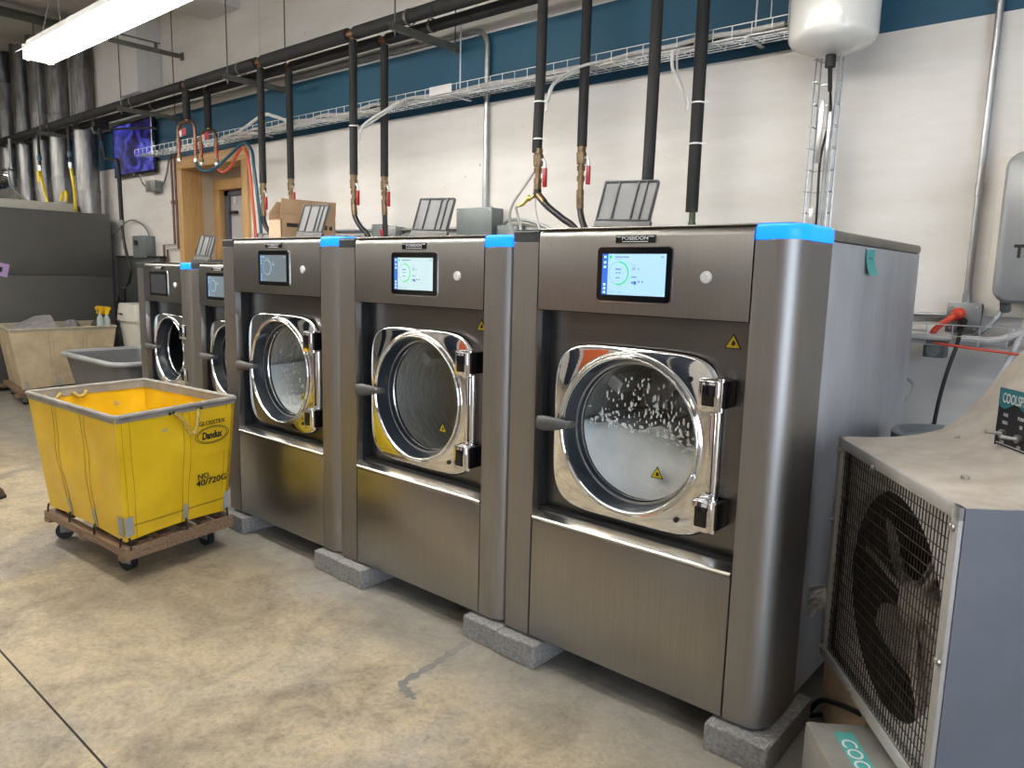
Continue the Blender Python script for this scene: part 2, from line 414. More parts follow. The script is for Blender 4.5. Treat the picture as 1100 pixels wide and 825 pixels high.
WM = {}
def thing(name, label, cat, loc=(0, 0, 0), rz=0., group=None):
    o = bpy.data.objects.new(name, None); COL.objects.link(o); o.empty_display_size = .1
    o.location = loc; o.rotation_euler = (0, 0, rz); o['label'] = label; o['category'] = cat
    if group: o['group'] = group
    WM[o.name] = Matrix.Translation(V(loc)) @ Matrix.Rotation(rz, 4, 'Z')
    return o

def part(name, B, mats, parent, local=False, label=None, kind=None, sharp=32):
    """B holds world coordinates unless local"""
    W = WM[parent.name]
    if not local: bmesh.ops.transform(B, matrix=W.inverted(), verts=list(B.verts))
    o = finish(name, B, mats, parent, sharp=sharp); WM[o.name] = W
    if label: o['label'] = label
    if kind: o['kind'] = kind
    return o

def solo(name, B, mats, label, cat, group=None, kind=None, sharp=32):
    vs = list(B.verts)
    c = V(((min(v.co.x for v in vs) + max(v.co.x for v in vs)) / 2, (min(v.co.y for v in vs) + max(v.co.y for v in vs)) / 2, min(v.co.z for v in vs)))
    bmesh.ops.translate(B, vec=-c, verts=vs)
    o = finish(name, B, mats, sharp=sharp); o.location = c
    o['label'] = label; o['category'] = cat
    if group: o['group'] = group
    if kind: o['kind'] = kind
    WM[o.name] = Matrix.Translation(c)
    return o

def struct(name, B, mats, sharp=32):
    o = finish(name, B, mats, sharp=sharp); o['kind'] = 'structure'; WM[o.name] = I4.copy()
    o['label'] = STRUCT_LABELS.get(name, 'plain part of the room'); o['category'] = name.split('_')[0]
    return o
STRUCT_LABELS = {
    'floor': 'stained tan concrete floor with a dark sawn joint', 'ceiling': 'grey panelled ceiling high above the lights',
    'wall_back': 'white wall with a blue band behind the washers', 'wall_left': 'dim plain wall at the far left end of the room',
    'wall_right': 'plain wall on the right with a bright daylight opening', 'wall_front': 'unseen wall behind the camera, blue band invented for the chrome to reflect',
    'door_2': 'invented dark, white and orange panels behind the camera for the chrome to reflect', 'door_1': 'pine framed doorway in the back wall with a grey door inside', 'window_1': 'bright daylight opening in the right wall',
    'trim_1': 'boxed white bulkhead high on the wall above the television',     'trim_3': 'boxed white bulkhead between the ducts and the television, high up', 'trim_4': 'grey steel rail under the ceiling at the upper left',
    'trim_2': 'boxed white bulkhead high on the wall above the pipes',
}

def text(name, s, o, xd, yd, w, h, m, parent, th=.0006, local=False, bold=0.):
    """lettering laid on a surface: o = centre, xd/yd = reading and up directions, w x h in metres"""
    cu = bpy.data.curves.new(name, 'FONT'); cu.body = s; cu.align_x = 'CENTER'; cu.align_y = 'CENTER'; cu.offset = bold; cu.resolution_u = 3
    ob = bpy.data.objects.new(name, cu); COL.objects.link(ob)
    bpy.context.view_layer.update()
    me = bpy.data.meshes.new_from_object(ob.evaluated_get(bpy.context.evaluated_depsgraph_get()))
    bpy.data.objects.remove(ob); bpy.data.curves.remove(cu)
    B = bmesh.new(); B.from_mesh(me); bpy.data.meshes.remove(me)
    xs = [v.co.x for v in B.verts]; ys = [v.co.y for v in B.verts]
    cx, cy, sw, sh = (min(xs) + max(xs)) / 2, (min(ys) + max(ys)) / 2, max(xs) - min(xs), max(ys) - min(ys)
    xd, yd = V(xd).normalized(), V(yd).normalized(); nd = xd.cross(yd)
    for v in B.verts:
        a, b = (v.co.x - cx) / sw * w, (v.co.y - cy) / sh * h
        v.co = V(o) + xd * a + yd * b
    r = bmesh.ops.extrude_face_region(B, geom=list(B.faces))
    bmesh.ops.translate(B, vec=nd * th, verts=[g for g in r['geom'] if isinstance(g, bmesh.types.BMVert)])
    return part(name, B, m, parent, local=local)

# ------------------------------------------------------------------ room shell
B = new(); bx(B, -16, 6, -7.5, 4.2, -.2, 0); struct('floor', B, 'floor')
fl = bpy.data.objects['floor']
B = new(); bx(B, -16, 6, -1.3645, -1.3575, -.01, .0012); part('control_joint', B, 'seam', fl)
B = new()
cl_ = catmull([(-.135, -.06, 0), (-.122, -.18, 0), (-.109, -.27, 0), (-.104, -.38, 0), (-.092, -.452, 0), (-.035, -.475, 0), (.015, -.488, 0)], 5)
L_, R_ = [], []
for i, p in enumerate(cl_):
    dd = (cl_[min(i + 1, len(cl_) - 1)] - cl_[max(i - 1, 0)]).normalized(); w_ = .017 * (1 + .35 * sin(i * 1.7) + .25 * sin(i * 3.1)) * (1 if i < len(cl_) - 3 else .6)
    L_.append((p.x - dd.y * w_, p.y + dd.x * w_, .0008)); R_.append((p.x + dd.y * w_, p.y - dd.x * w_, .0008))
loft(B, [L_, R_], cap=False, closed=False)
part('filled_crack', B, 'fill', fl)
B = new()
bx(B, -16, 6, -7.5, 1.9, 4.5, 4.7)
for k in range(9): bx(B, -16, 6, -7.5 + k * 1.15, -7.49 + k * 1.15, 4.494, 4.5)
struct('ceiling', B, 'ceil')
B = new()   # back wall with the doorway opening left free
Y0, Y1 = 1.9, 2.05
ox0, ox1, oz = -6.58, -5.10, 2.63
bx(B, -16, ox0, Y0, Y1, 0, 4.6); bx(B, ox1, 6, Y0, Y1, 0, 4.6); bx(B, ox0, ox1, Y0, Y1, oz, 4.6)
struct('wall_back', B, 'wall')
B = new(); bx(B, -16.15, -16, -7.5, 2.05, 0, 4.6); struct('wall_left', B, 'wall2')
B = new(); bx(B, -16, 6, -7.65, -7.5, 0, 4.6); struct('wall_front', B, 'wall')  # unseen wall; its band is invented for the chrome to reflect
B = new()
for k, x in enumerate((-12.5, -10.6, -9.0, -7.2, -5.8, -4.3, -2.9, -1.2, .2, 1.9, 3.4)):
    w_ = (1.0, 1.3, .7, 1.1)[k % 4]; bx(B, x, x + w_, -7.5, -7.44, (0, .4, 0)[k % 3], (2.9, 2.3, 3.4)[k % 3], .004, (0, 0, 1, 0, 2)[k % 5])
struct('door_2', B, ['panelnavy', 'white', 'panelorange'])  # invented panels on the unseen wall, contrast for the chrome to reflect
B = new()
bx(B, 6, 6.15, -7.5, -5.6, 0, 4.6); bx(B, 6, 6.15, -1.4, 2.05, 0, 4.6); bx(B, 6, 6.15, -5.6, -1.4, 3.2, 4.6)
struct('wall_right', B, 'wall2')
B = new(); bx(B, 6.05, 6.08, -5.6, -1.4, 0, 3.2); struct('window_1', B, 'daylight')
B = new(); bx(B, -7.40, -6.905, 1.63, 1.9, 3.395, 4.5, .004); struct('trim_1', B, 'wallup')
B = new(); bx(B, -5.79, -5.21, .95, 1.9, 3.985, 4.5, .004); struct('trim_2', B, 'wallup')
B = new(); bx(B, -8.10, -7.46, 1.66, 1.9, 3.36, 4.5, .004); struct('trim_3', B, 'wallup')
B = new(); bx(B, -8.72, -8.64, -2.0, 1.9, 4.33, 4.40, .004); bx(B, -8.75, -8.61, -2.0, 1.9, 4.40, 4.415, .002); struct('trim_4', B, 'strut')

# doorway: pine frame, drywall reveal, inner frame and grey door
B = new()
bx(B, ox0, -6.47, 1.865, 2.10, 0, oz, .004); bx(B, -5.21, ox1, 1.865, 2.10, 0, oz, .004)
d1 = struct('door_1', B, 'lumber')
B = new(); bx(B, ox0, ox1, 1.86, 2.10, 2.555, 2.68, .004); part('header', B, 'lumber_h', d1)
B = new(); bx(B, -6.60, -6.475, 2.10, 2.45, 0, 2.7); bx(B, -5.205, -5.10, 2.10, 2.9, 0, 2.7); bx(B, -6.6, -5.1, 2.24, 2.38, 2.47, 2.7); bx(B, -6.6, -5.1, 2.05, 2.4, 2.66, 2.75)
part('reveal', B, 'tan', d1)
B = new(); bx(B, -6.475, -6.36, 2.235, 2.36, 0, 2.37, .004); bx(B, -5.62, -5.5, 2.235, 2.36, 0, 2.37, .004); part('inner_post', B, 'lumber', d1)
B = new(); bx(B, -6.475, -5.205, 2.235, 2.36, 2.36, 2.48, .004); part('inner_header', B, 'lumber_h', d1)
B = new(); bx(B, -6.36, -6.265, 2.30, 2.36, 0, 2.355); bx(B, -6.36, -5.62, 2.30, 2.36, 2.30, 2.355); part('dark_jamb', B, 'dooredge', d1)
B = new(); bx(B, -6.265, -5.4, 2.33, 2.37, .0, 2.33); part('door_leaf', B, 'doorgrey', d1)
B = new(); bx(B, -6.26, -6.10, 2.29, 2.33, 2.10, 2.13, .006); cyl(B, (-6.18, 2.32, 2.115), (-6.18, 2.27, 2.10), .010); cyl(B, (-6.18, 2.28, 2.10), (-6.06, 2.26, 2.11), .010)
part('latch', B, 'blackm', d1)
B = new(); bx(B, -6.19, -6.15, 2.315, 2.33, 2.20, 2.29, .004); part('closer_tag', B, 'white', d1)

# ------------------------------------------------------------------ washing machines
def superell(cx, cz, a, b, e, n=96, skew=0.):
    out = []
    for k in range(n):
        t = 2 * pi * k / n; c, s = cos(t), sin(t)
        x = abs(c) ** (2 / e) * (1 if c > 0 else -1); z = abs(s) ** (2 / e) * (1 if s > 0 else -1)
        out.append((cx + a * x, cz + b * z))
    return out

def tri_sign(B, c, w, y, dy=.0015, mi0=0, mi1=1):
    x, z = c; h = w * .87
    prism(B, [(x - w / 2, z - h / 2), (x + w / 2, z - h / 2), (x, z + h / 2)], y - dy, y, 'y', mi1)
    k = .80
    prism(B, [(x - w / 2 * k, z - h / 2 + w * .06), (x + w / 2 * k, z - h / 2 + w * .06), (x, z + h / 2 - w * .14)], y - dy * 1.6, y - dy * .5, 'y', mi0)
    prism(B, [(x - w * .10, z - h * .28), (x + w * .12, z - h * .28), (x + w * .16, z - h * .10), (x + w * .02, z + h * .06), (x - w * .05, z - h * .02)], y - dy * 2.1, y - dy, 'y', mi1)

def washer(label, loc, Wd, H, cl, cr, D, dc, R, esc, ledge, lamp, screen, lid, group, panel_h=.285, glass_tint=None, hinge_z=None):
    """front-load washer; local x to the right along the front, y into the machine, z up"""
    t = thing('washing_machine', label, 'washing machine', loc, 0, group)
    g = .0025; cx, cz = dc; rec = .075
    pt = H - panel_h                                    # lower edge of the control panel
    lip = H - .038
    # cabinet shell: sides, back, bottom
    B = new()
    bx(B, .006, .02, .27, D, .01, lip); bx(B, Wd - .02, Wd - .006, .27, D, .01, lip)
    bx(B, .02, Wd - .02, D - .02, D - .002, .01, lip); bx(B, .02, Wd - .02, .03, D - .02, .01, .03)
    for yy in (.62, 1.02): bx(B, Wd - .0062, Wd - .0055, yy, yy + .004, .02, lip)
    part('cabinet', B, 'steel_side', t, True)
    B = new(); bx(B, .002, Wd - .002, .086, D + .005, lip + .001, H, .012, T=None); part('top_sheet', B, 'cap', t, True)
    # left column, rounded on its outer edge
    def col(xa, xb, left, z0, z1, y1, r):
        p = []
        if left:
            p = [(xb, 0)] + [(xa + r - r * sin(radians(a)), r - r * cos(radians(a))) for a in range(0, 91, 15)] + [(xa, y1), (xb, y1)]
        else:
            p = [(xa, y1), (xa, 0)] + [(xb - r + r * sin(radians(a)), r - r * cos(radians(a))) for a in range(0, 91, 9)] + [(xb, y1)]
        return p
    def column(name, xa, xb, left, r, y1):
        B = new(); prism(B, col(xa, xb, left, 0, 0, y1, r), .0, lip - .004, 'z')
        bmesh.ops.bevel(B, geom=[e for e in B.edges if abs(e.verts[0].co.z - e.verts[1].co.z) < 1e-6 and e.verts[0].co.z > 1 and min(e.verts[0].co.y, e.verts[1].co.y) < .26], offset=.004, segments=2, affect='EDGES')
        part(name, B, 'steel_col', t, True)
    column('left_column', .0015, cl - g, True, .012, .265)
    column('right_column', Wd - cr + g, Wd - .0015, False, .075, .265)
    B = new(); prism(B, col(.0, cl - g, True, 0, 0, .265, .012), lip - .003, H + .001, 'z'); 
    bmesh.ops.bevel(B, geom=[e for e in B.edges if min(v.co.z for v in e.verts) > H], offset=.008, segments=3, affect='EDGES')
    part('corner_cap', B, 'darkplastic', t, True)
    P = col(Wd - cr + g, Wd + .001, False, 0, 0, .265, .078); B = new()
    mx_, my_ = Wd - cr / 2, .13
    def ins(k): return [(mx_ + (x - mx_) * (1 - k / (cr / 2)), my_ + (y - my_) * (1 - k / .135)) for x, y in P]
    loft(B, [[(x, y, z) for x, y in ins(k)] for k, z in ((.002, lip - .006), (0, lip - .003), (0, H - .008), (.003, H - .001), (.010, H + .003))])
    part('status_light', B, 'led' if lamp else 'midplastic', t, True, sharp=50, label='glowing blue status light' if lamp else None)
    x0, x1 = cl, Wd - cr
    # control panel with a soft upper edge
    B = new()
    prof = [(.0, pt), (.0, H - .03), (.004, H - .012), (.014, H - .003), (.03, H), (.10, H), (.10, pt + .2), (.06, pt + .2), (.06, pt)]
    prism(B, [(y, z) for y, z in prof], x0 + g, x1 - g, 'x'); part('control_panel', B, 'steel', t, True, sharp=50)
    B = new(); bx(B, x0, x1, .001, .03, H - .001, H + .003, .0015); part('top_edge', B, 'edge', t, True)
    # recessed door panel with a round hole
    B = new(); n = 96
    zl, zh, xl, xr = ledge + .012, pt + .03, x0 - .02, x1 + .02
    outer, inner = [], []
    for k in range(n):
        a = 2 * pi * k / n + pi / 4; c, s = cos(a), sin(a)
        hx = (xr - cx) if c > 0 else (cx - xl); hz = (zh - cz) if s > 0 else (cz - zl)
        q = min(hx / max(abs(c), 1e-6), hz / max(abs(s), 1e-6))
        outer.append((cx + c * q, rec, cz + s * q)); inner.append((cx + c * R * .96, rec, cz + s * R * .96))
    for (qx, qz) in ((xl, zl), (xr, zl), (xl, zh), (xr, zh)):      # pull the nearest points into the corners
        k = min(range(n), key=lambda i: (outer[i][0] - qx) ** 2 + (outer[i][2] - qz) ** 2); outer[k] = (qx, rec, qz)
    loft(B, [outer, inner, [(p[0], rec + .02, p[2]) for p in inner]], cap=False)
    part('door_panel', B, 'steel_dark', t, True)
    B = new()   # dark gap beside and below the panel, and the inner walls of the recess
    bx(B, x0 - .004, x0 + .010, .035, rec + .01, ledge, pt, mi=1); bx(B, x0 - .004, x0 + .003, .0, .036, ledge, pt, mi=0)
    bx(B, x0, x1, rec - .035, rec + .01, ledge - .01, ledge + .035, mi=1)
    bx(B, x0, x1, .02, rec, pt - .004, pt, mi=1)
    part('recess_liner', B, ['steel', 'blackm'], t, True)
    B = new()   # slanted ledge with bright lip
    prism(B, [(.0, ledge - .012), (-.004, ledge - .006), (-.002, ledge), (.006, ledge + .003), (rec - .03, ledge + .022), (rec - .03, ledge - .012)], x0 + .004, x1 - .004, 'x')
    part('ledge', B, 'edge', t, True, sharp=60)
    B = new(); bx(B, x0 + g, x1 - g, 0, .03, .0, ledge - .014, .004); part('lower_panel', B, 'steel', t, True)
    # chrome escutcheon
    a, b = esc; ex, ez = cx + .008, cz - .002
    B = new()
    def sq(s, y): return [(ex + (p[0] - ex) * s, y, ez + (p[1] - ez) * s) for p in superell(ex, ez, a, b, 5.2)]
    circ = lambda r, y: [(cx + r * cos(2 * pi * k / 96), y, cz + r * sin(2 * pi * k / 96)) for k in range(96)]
    loft(B, [sq(1, rec + .001), sq(1, rec - .022), sq(.985, rec - .034), sq(.965, rec - .0385), sq(.955, rec - .0395), circ(R * 1.06, rec - .0415), circ(R * 1.03, rec - .042), circ(R * 1.02, rec - .046), circ(R * .99, rec - .044), circ(R * .985, rec - .01)], cap=False)
    esc_o = part('door', B, 'chrome', t, True, sharp=60)
    for (hx, hz_) in ((a * .66, b * .72), (a * .60, -b * .80)):
        B = new(); cyl(B, (ex + hx, rec - .046, ez + hz_), (ex + hx, rec - .036, ez + hz_), .009, n=16); part('screw_hole', B, 'blackm', esc_o, True)
    B = new(); lathe(B, [(R * .985, 0), (R * 1.0, -.008), (R * .985, -.014), (R * .965, -.012), (R * .955, 0)], (cx, rec - .045, cz), (0, 1, 0), 72); part('door_ring', B, 'chrome', esc_o, True, sharp=80)
    B = new(); lathe(B, [(R * .965, 0), (R * .955, .012), (R * .925, .05), (R * .915, .056), (R * .91, .064), (R * .885, .085), (R * .87, .10)], (cx, rec - .05, cz), (0, 1, 0), 72); part('door_cone', B, 'gasket', esc_o, True, sharp=50)
    B = new(); lathe(B, [(R * .885, .088), (R * .877, .083), (R * .868, .088)], (cx, rec - .05, cz), (0, 1, 0), 72); part('inner_ring', B, 'edge', esc_o, True, sharp=80)
    B = new(); Rg = R * .872
    lathe(B, [(Rg, .092), (Rg * .93, .099), (Rg * .75, .109), (Rg * .5, .116), (Rg * .25, .120), (0, .121)], (cx, rec - .05, cz), (0, 1, 0), 72)
    gl = part('door_glass', B, 'glass', esc_o, True, sharp=80)
    B = new(); tri_sign(B, (cx + .08 * R / .275, cz - .13 * R / .275), .05, rec + .045); part('glass_sticker', B, ['yellow_sign', 'ink'], esc_o, True, label='yellow warning triangle on the door glass')
    # hinges and handle
    hz = hinge_z or (.185, -.205)
    for dz in hz:
        B = new(); hx = ex + a * .93
        bx(B, hx - .040, hx + .030, -.014, rec - .02, cz + dz - .052, cz + dz + .052, .010, mi=0)
        bx(B, hx - .024, hx + .020, -.0165, -.005, cz + dz - .034, cz + dz + .034, .004, mi=1)
        bx(B, hx + .028, hx + .050, -.004, rec, cz + dz - .040, cz + dz + .048, .005, mi=1)
        cyl(B, (hx + .034, .004, cz + dz - .05), (hx + .034, .004, cz + dz + .054), .010, n=14, mi=0)
        part('hinge', B, ['chrome', 'black'], esc_o, True)
    B = new(); bx(B, ex + a * .89, ex + a * .95, rec - .052, rec - .03, cz + hz[1] + .06, cz + hz[0] - .06, .006); part('hinge_strip', B, ['chrome'], esc_o, True)
    B = new()
    hx = cx - R * 1.18
    loops = []
    for u, hw, th, y in ((0, .012, .007, -.016), (.05, .025, .013, -.018), (.25, .029, .016, -.019), (.55, .025, .015, -.014), (.85, .016, .013, 0), (1, .014, .012, .012)):
        x = hx - .03 + u * .14; z = cz + .002 + .006 * u
        loops.append([(x, y + th * sin(2 * pi * k / 14), z + hw * cos(2 * pi * k / 14)) for k in range(14)])
    loft(B, loops); bx(B, hx + .085, hx + .105, -.01, rec - .03, cz - .006, cz + .016, .005)
    part('door_handle', B, 'midplastic', esc_o, True, sharp=60)
    # drum behind the glass
    B = new(); Rd = R * 1.02
    lathe(B, [(R * .88, .085), (Rd, .09), (Rd, .56), (Rd * .98, .585), (Rd * .55, .60), (Rd * .5, .585), (Rd * .2, .57), (0, .57)], (cx, 0, cz), (0, 1, 0), 72)
    for k in range(3):
        a0 = 2 * pi * k / 3 + .5; c, s = cos(a0), sin(a0)
        T = Matrix.Translation((cx + c * (Rd - .03), .34, cz + s * (Rd - .03))) @ Matrix.Rotation(-a0, 4, 'Y')
        bx(B, -.035, .035, -.06, .19, -.03, .03, .02, T=T)
    part('drum', B, 'drum' if screen != 'off' else 'drum_dark', t, True, sharp=40)
    # screen, name plate, start button
    sx0 = x0 + (.262 if Wd > 1 else .115); sz1 = H - .064
    B = new(); prism(B, rrect(sx0, sx0 + .281, sz1 - .178, sz1, .014), -.007, .002, 'y'); sc = part('touchscreen', B, 'black', t, True)
    B = new(); prism(B, rrect(sx0 - .004, sx0 + .285, sz1 - .183, sz1 + .003, .017), -.003, .0015, 'y'); part('screen_rim', B, 'edge', sc, True)
    B = new(); a0, a1, b0, b1 = sx0 + .02, sx0 + .262, sz1 - .157, sz1 - .022; y = -.0072
    pg = {'on': 'scr', 'dim': 'scr_dim', 'low': 'scr_low', 'off': 'scr_off'}[screen]
    bx(B, a0, a1, y - .0004, y, b0, b1, mi=0)
    if screen != 'off':
        bx(B, a0, a0 + .023, y - .0006, y, b0, b1, mi=1)
        rc, rz_ = a0 + .023 + .043, b0 + .072
        def arc(r0, r1, d0, d1, mi):
            m = 40
            P = [(rc + r * cos(radians(d)), rz_ + r * sin(radians(d))) for r, ds in ((r1, range(m + 1)), (r0, range(m, -1, -1))) for d in [d0 + (d1 - d0) * q / m for q in ds]]
            prism(B, P, y - .0008, y, 'y', mi)
        arc(.0365, .0385, 90, 250, 3); arc(.0345, .0395, -105, 90, 2)
        cyl(B, (a0 + .033, y - .0009, b1 - .010), (a0 + .033, y, b1 - .010), .006, n=16, mi=2)
        for (ux, uz, uw, uh, mi) in ((.05, -.010, .055, .003, 4), (.05, -.017, .03, .002, 3), (.222, -.010, .012, .006, 3), (.053, -.050, .022, .004, 4), (.055, -.062, .006, .004, 4), (.067, -.062, .006, .004, 4), (.055, -.078, .016, .003, 4),
                                     (.118, -.036, .014, .002, 3), (.118, -.048, .012, .010, 3), (.14, -.049, .003, .005, 4), (.116, -.075, .020, .003, 4), (.116, -.093, .009, .006, 4), (.126, -.094, .009, .011, 1), (.142, -.090, .006, .005, 4), (.156, -.090, .005, .005, 4),
                                     (.033, -.125, .018, .002, 3), (.07, -.125, .008, .003, 3)):
            bx(B, a0 + ux, a0 + ux + uw, y - .0009, y, b1 + uz - uh / 2, b1 + uz + uh / 2, mi=mi)
        for k, zz in enumerate((b1 - .010, b1 - .028, b1 - .043, b0 + .034, b0 + .021, b0 + .008)):
            bx(B, a0 + .007, a0 + .016, y - .0009, y, zz - .004, zz + .004, mi=5)
    mats = [pg, 'scr_side', 'scr_green', 'scr_ring', 'scr_mark', 'scr_white'] if screen in ('on', 'dim') else ([pg, 'scr_mark', 'scr_ring', 'scr_ring', 'scr_mark', 'scr_ring'])
    part('display', B, mats, sc, True)
    nx = sx0 + .066
    B = new(); bx(B, nx, nx + .15, -.004, .001, H - .050, H - .025, .001); npo = part('name_plate', B, 'black', t, True)
    text('lettering', 'POSEIDON', (nx + .075, -.0042, H - .0345), (1, 0, 0), (0, 0, 1), .098, .012, 'letter', npo, .0006, True, .012)
    B = new(); bx(B, nx + .026, nx + .124, -.0047, -.0041, H - .0475, H - .0445); bx(B, nx + .004, nx + .022, -.0047, -.0041, H - .031, H - .0285); bx(B, nx + .128, nx + .146, -.0047, -.0041, H - .031, H - .0285)
    part('plate_lines', B, 'letter', npo, True)
    bxx = sx0 + .398 if Wd > 1 else x1 - .085
    B = new(); cyl(B, (bxx, .001, H - .156), (bxx, -.006, H - .156), .019, .0175, 28); cyl(B, (bxx, -.0055, H - .156), (bxx, -.0075, H - .156), .012, .011, 24)
    part('start_button', B, 'white', t, True)
    if Wd > 1:
        B = new(); tri_sign(B, (x1 - .078, pt - .066), .056, rec - .0005); part('warning_sticker', B, ['yellow_sign', 'ink'], t, True, label='yellow warning triangle beside the door')
    # open soap hopper lid on the top sheet
    if lid is not None:
        lx, ly = lid
        hb = part('soap_hopper', (lambda B: (bx(B, lx, lx + .27, ly + .0, ly + .30, H - .002, H + .035, .006), B)[1])(new()), 'midplastic', t, True)
        B = new(); T = Matrix.Translation((lx + .01, ly + .02, H + .033)) @ Matrix.Rotation(radians(-17), 4, 'X') @ Matrix.Rotation(radians(2.5), 4, 'Y')
        prism(B, rrect(0, .255, .03, .205, .014, 4), 0, .008, 'y', 0, T)
        bx(B, -.004, .262, -.004, .012, -.01, .034, .003, 1, T)
        for u in (0.004, .075, .165, .205, .25): bx(B, u - .0035, u + .0035, -.006, .0, .034, .20, .001, 2, T)
        bx(B, .004, .25, -.006, 0, .196, .203, .001, 2, T); bx(B, .004, .25, -.006, 0, .034, .040, .001, 2, T)
        part('hopper_lid', B, ['lidgrey', 'midplastic', 'darkplastic'], hb, True)
    return t

PITCH = 1.0745; Z0 = .104
GB = 'row of large stainless washers'; GS = 'pair of small stainless washers'
big = dict(Wd=1.0715, cl=.128, cr=.137, D=1.40, R=.277, esc=(.333, .312), group=GB)
w1 = washer('largest looking stainless washer, nearest the camera, white suds half filling its window', (0, 0, Z0), H=1.556, dc=(.510, .853), ledge=.484, lamp=True, screen='on', lid=(.05, .42), **big)
w2 = washer('stainless washer with clear suds-free window and pale screen between two large washers', (-PITCH, 0, Z0), H=1.539, dc=(.510, .848), ledge=.480, lamp=True, screen='dim', lid=(.0, .42), **big)
w3 = washer('large stainless washer right behind the yellow cart with a splashed window', (-2 * PITCH, 0, Z0), H=1.548, dc=(.510, .853), ledge=.484, lamp=True, screen='low', lid=(.05, .42), **big)
small = dict(Wd=.857, cl=.12, cr=.142, D=1.10, R=.238, esc=(.286, .268), group=GS, hinge_z=(.15, -.165))
w5 = washer('small stainless washer at the far end of the row with a blank dark screen', (-4.085, .34, Z0), H=1.416, dc=(.44, .78), ledge=.44, lamp=True, screen='off', lid=(.02, .42), **small)
w4 = washer('small stainless washer half hidden behind the large washer at the yellow cart', (-3.222, .34, Z0), H=1.419, dc=(.44, .78), ledge=.44, lamp=False, screen='low', lid=(.02, .42), **small)
B = new(); bx(B, .845, 1.00, .12, .26, 1.555, 1.569, .003); part('vent_cover', B, 'darkplastic', w1, True)
# teal tag on the nearest washer's side
B = new(); loops = []
for k in range(9):
    u = k / 8; z = 1.612 - .088 * u; off = .003 + .016 * (u ** 3)
    loops.append([(1.066 + off, .625 + .012 * u, z), (1.066 + off, .722 + .012 * u, z + .002), (1.0675 + off, .722 + .012 * u, z + .002), (1.0675 + off, .625 + .012 * u, z)])
loft(B, loops); bx(B, 1.071, 1.0715, .655, .70, 1.578, 1.588, mi=1); bx(B, 1.072, 1.0725, .665, .695, 1.562, 1.567, mi=1)
o = part('paper_tag', B, ['teal', 'tealband'], w1, label='teal paper tag taped on the side')

# soap suds and flecks seen through the windows
def suds(ox, cz, R, level, n_fleck, label, fill=True, hot=1.):
    B = new(); cx = ox + .510; yb = .168
    if fill:
        n = 44; grid = {}
        for i in range(n + 1):
            for j in range(16):
                x = -R + 2 * R * i / n
                top = level + .022 * sin(x * 13 + 1) + .012 * sin(x * 31) + .004 * random.random() - .04 * (x / R)
                bot = -sqrt(max(R * R - x * x, 0)); top = max(min(top, -bot), bot + .001)
                z = bot + (top - bot) * j / 15
                y = .153 - .029 * min(1.2, (x * x + z * z) / (.24 * .24)) + .003 * sin(x * 23 + z * 17) + .05 * (j / 15) ** 3
                grid[i, j] = B.verts.new((cx + x, y, cz + z))
        for i in range(n):
            for j in range(15): B.faces.new((grid[i, j], grid[i + 1, j], grid[i + 1, j + 1], grid[i, j + 1]))
        back = {i: B.verts.new((cx - R + 2 * R * i / n, .50, grid[i, 15].co.z + .01)) for i in range(n + 1)}
        for i in range(n): B.faces.new((grid[i, 15], grid[i + 1, 15], back[i + 1], back[i]))
        for _ in range(50):
            x = random.uniform(-R * .9, R * .9); z = level - .04 * (x / R) + random.gauss(.012, .016)
            if x * x + z * z < R * R * .8: ball(B, (cx + x, .154 - .029 * (x * x + z * z) / (.24 * .24), cz + z), random.uniform(.003, .008), (1.3, .5, .9), u=7, v=5)
    Rg = R * .80
    for _ in range(n_fleck):
        for _t in range(50):
            x, z = random.uniform(-Rg, Rg), random.uniform(level + .01, Rg)
            if x * x + z * z < Rg * Rg * .86 and random.random() < 1.3 - (z - level) / (Rg - level): break
        d = sqrt(x * x + z * z) / Rg
        yg = .025 + .121 - .029 * d ** 2 + .003
        r = random.choice((.0025, .003, .0035, .004, .005, .006)) * hot
        ball(B, (cx + x, yg, cz + z), r, (.85, .35, random.uniform(1., 2.2)), u=8, v=5)
    return solo('soap_suds', B, 'foam', label, 'suds', kind='stuff')
suds(0, Z0 + .853, .262, -.015, 170, 'white soap suds and foam flecks behind the nearest washer window')
suds(-2 * PITCH, Z0 + .853, .262, -.19, 110, 'low suds and scattered flecks in the window behind the yellow cart', hot=.8)

# ------------------------------------------------------------------ concrete blocks under the washers
def block(x0, x1, label, y0=-.045, dx=0.):
    B = new(); bx(B, x0, x1, y0, y0 + .39, 0, .093, .004, seg=1)
    b2 = list(B.verts)
    for v in b2: v.co += V((random.uniform(-.0015, .0015), random.uniform(-.0015, .0015), 0))
    return solo('concrete_block', B, 'block', label, 'block', 'grey concrete blocks under the washers')
block(.005, .197, 'grey concrete block under the left corner of the nearest washer', -.048)
block(-.190, .002, 'grey concrete block under the right corner of the middle large washer', -.040)
block(-1.045, -.853, 'grey concrete block under the left corner of the middle large washer', -.05)
block(-1.240, -1.048, 'grey concrete block under the right corner of the washer behind the cart', -.045)
block(-2.12, -1.928, 'grey concrete block beside the yellow cart under the left of a washer', -.05)
block(.90, 1.105, 'grey concrete block at the outer corner of the nearest washer beside the cooler', -.045)

block(-4.08, -3.89, 'grey concrete block under the outer corner of the far small washer', .30)
block(-3.32, -3.13, 'grey concrete block under the joint of the two small washers', .30)
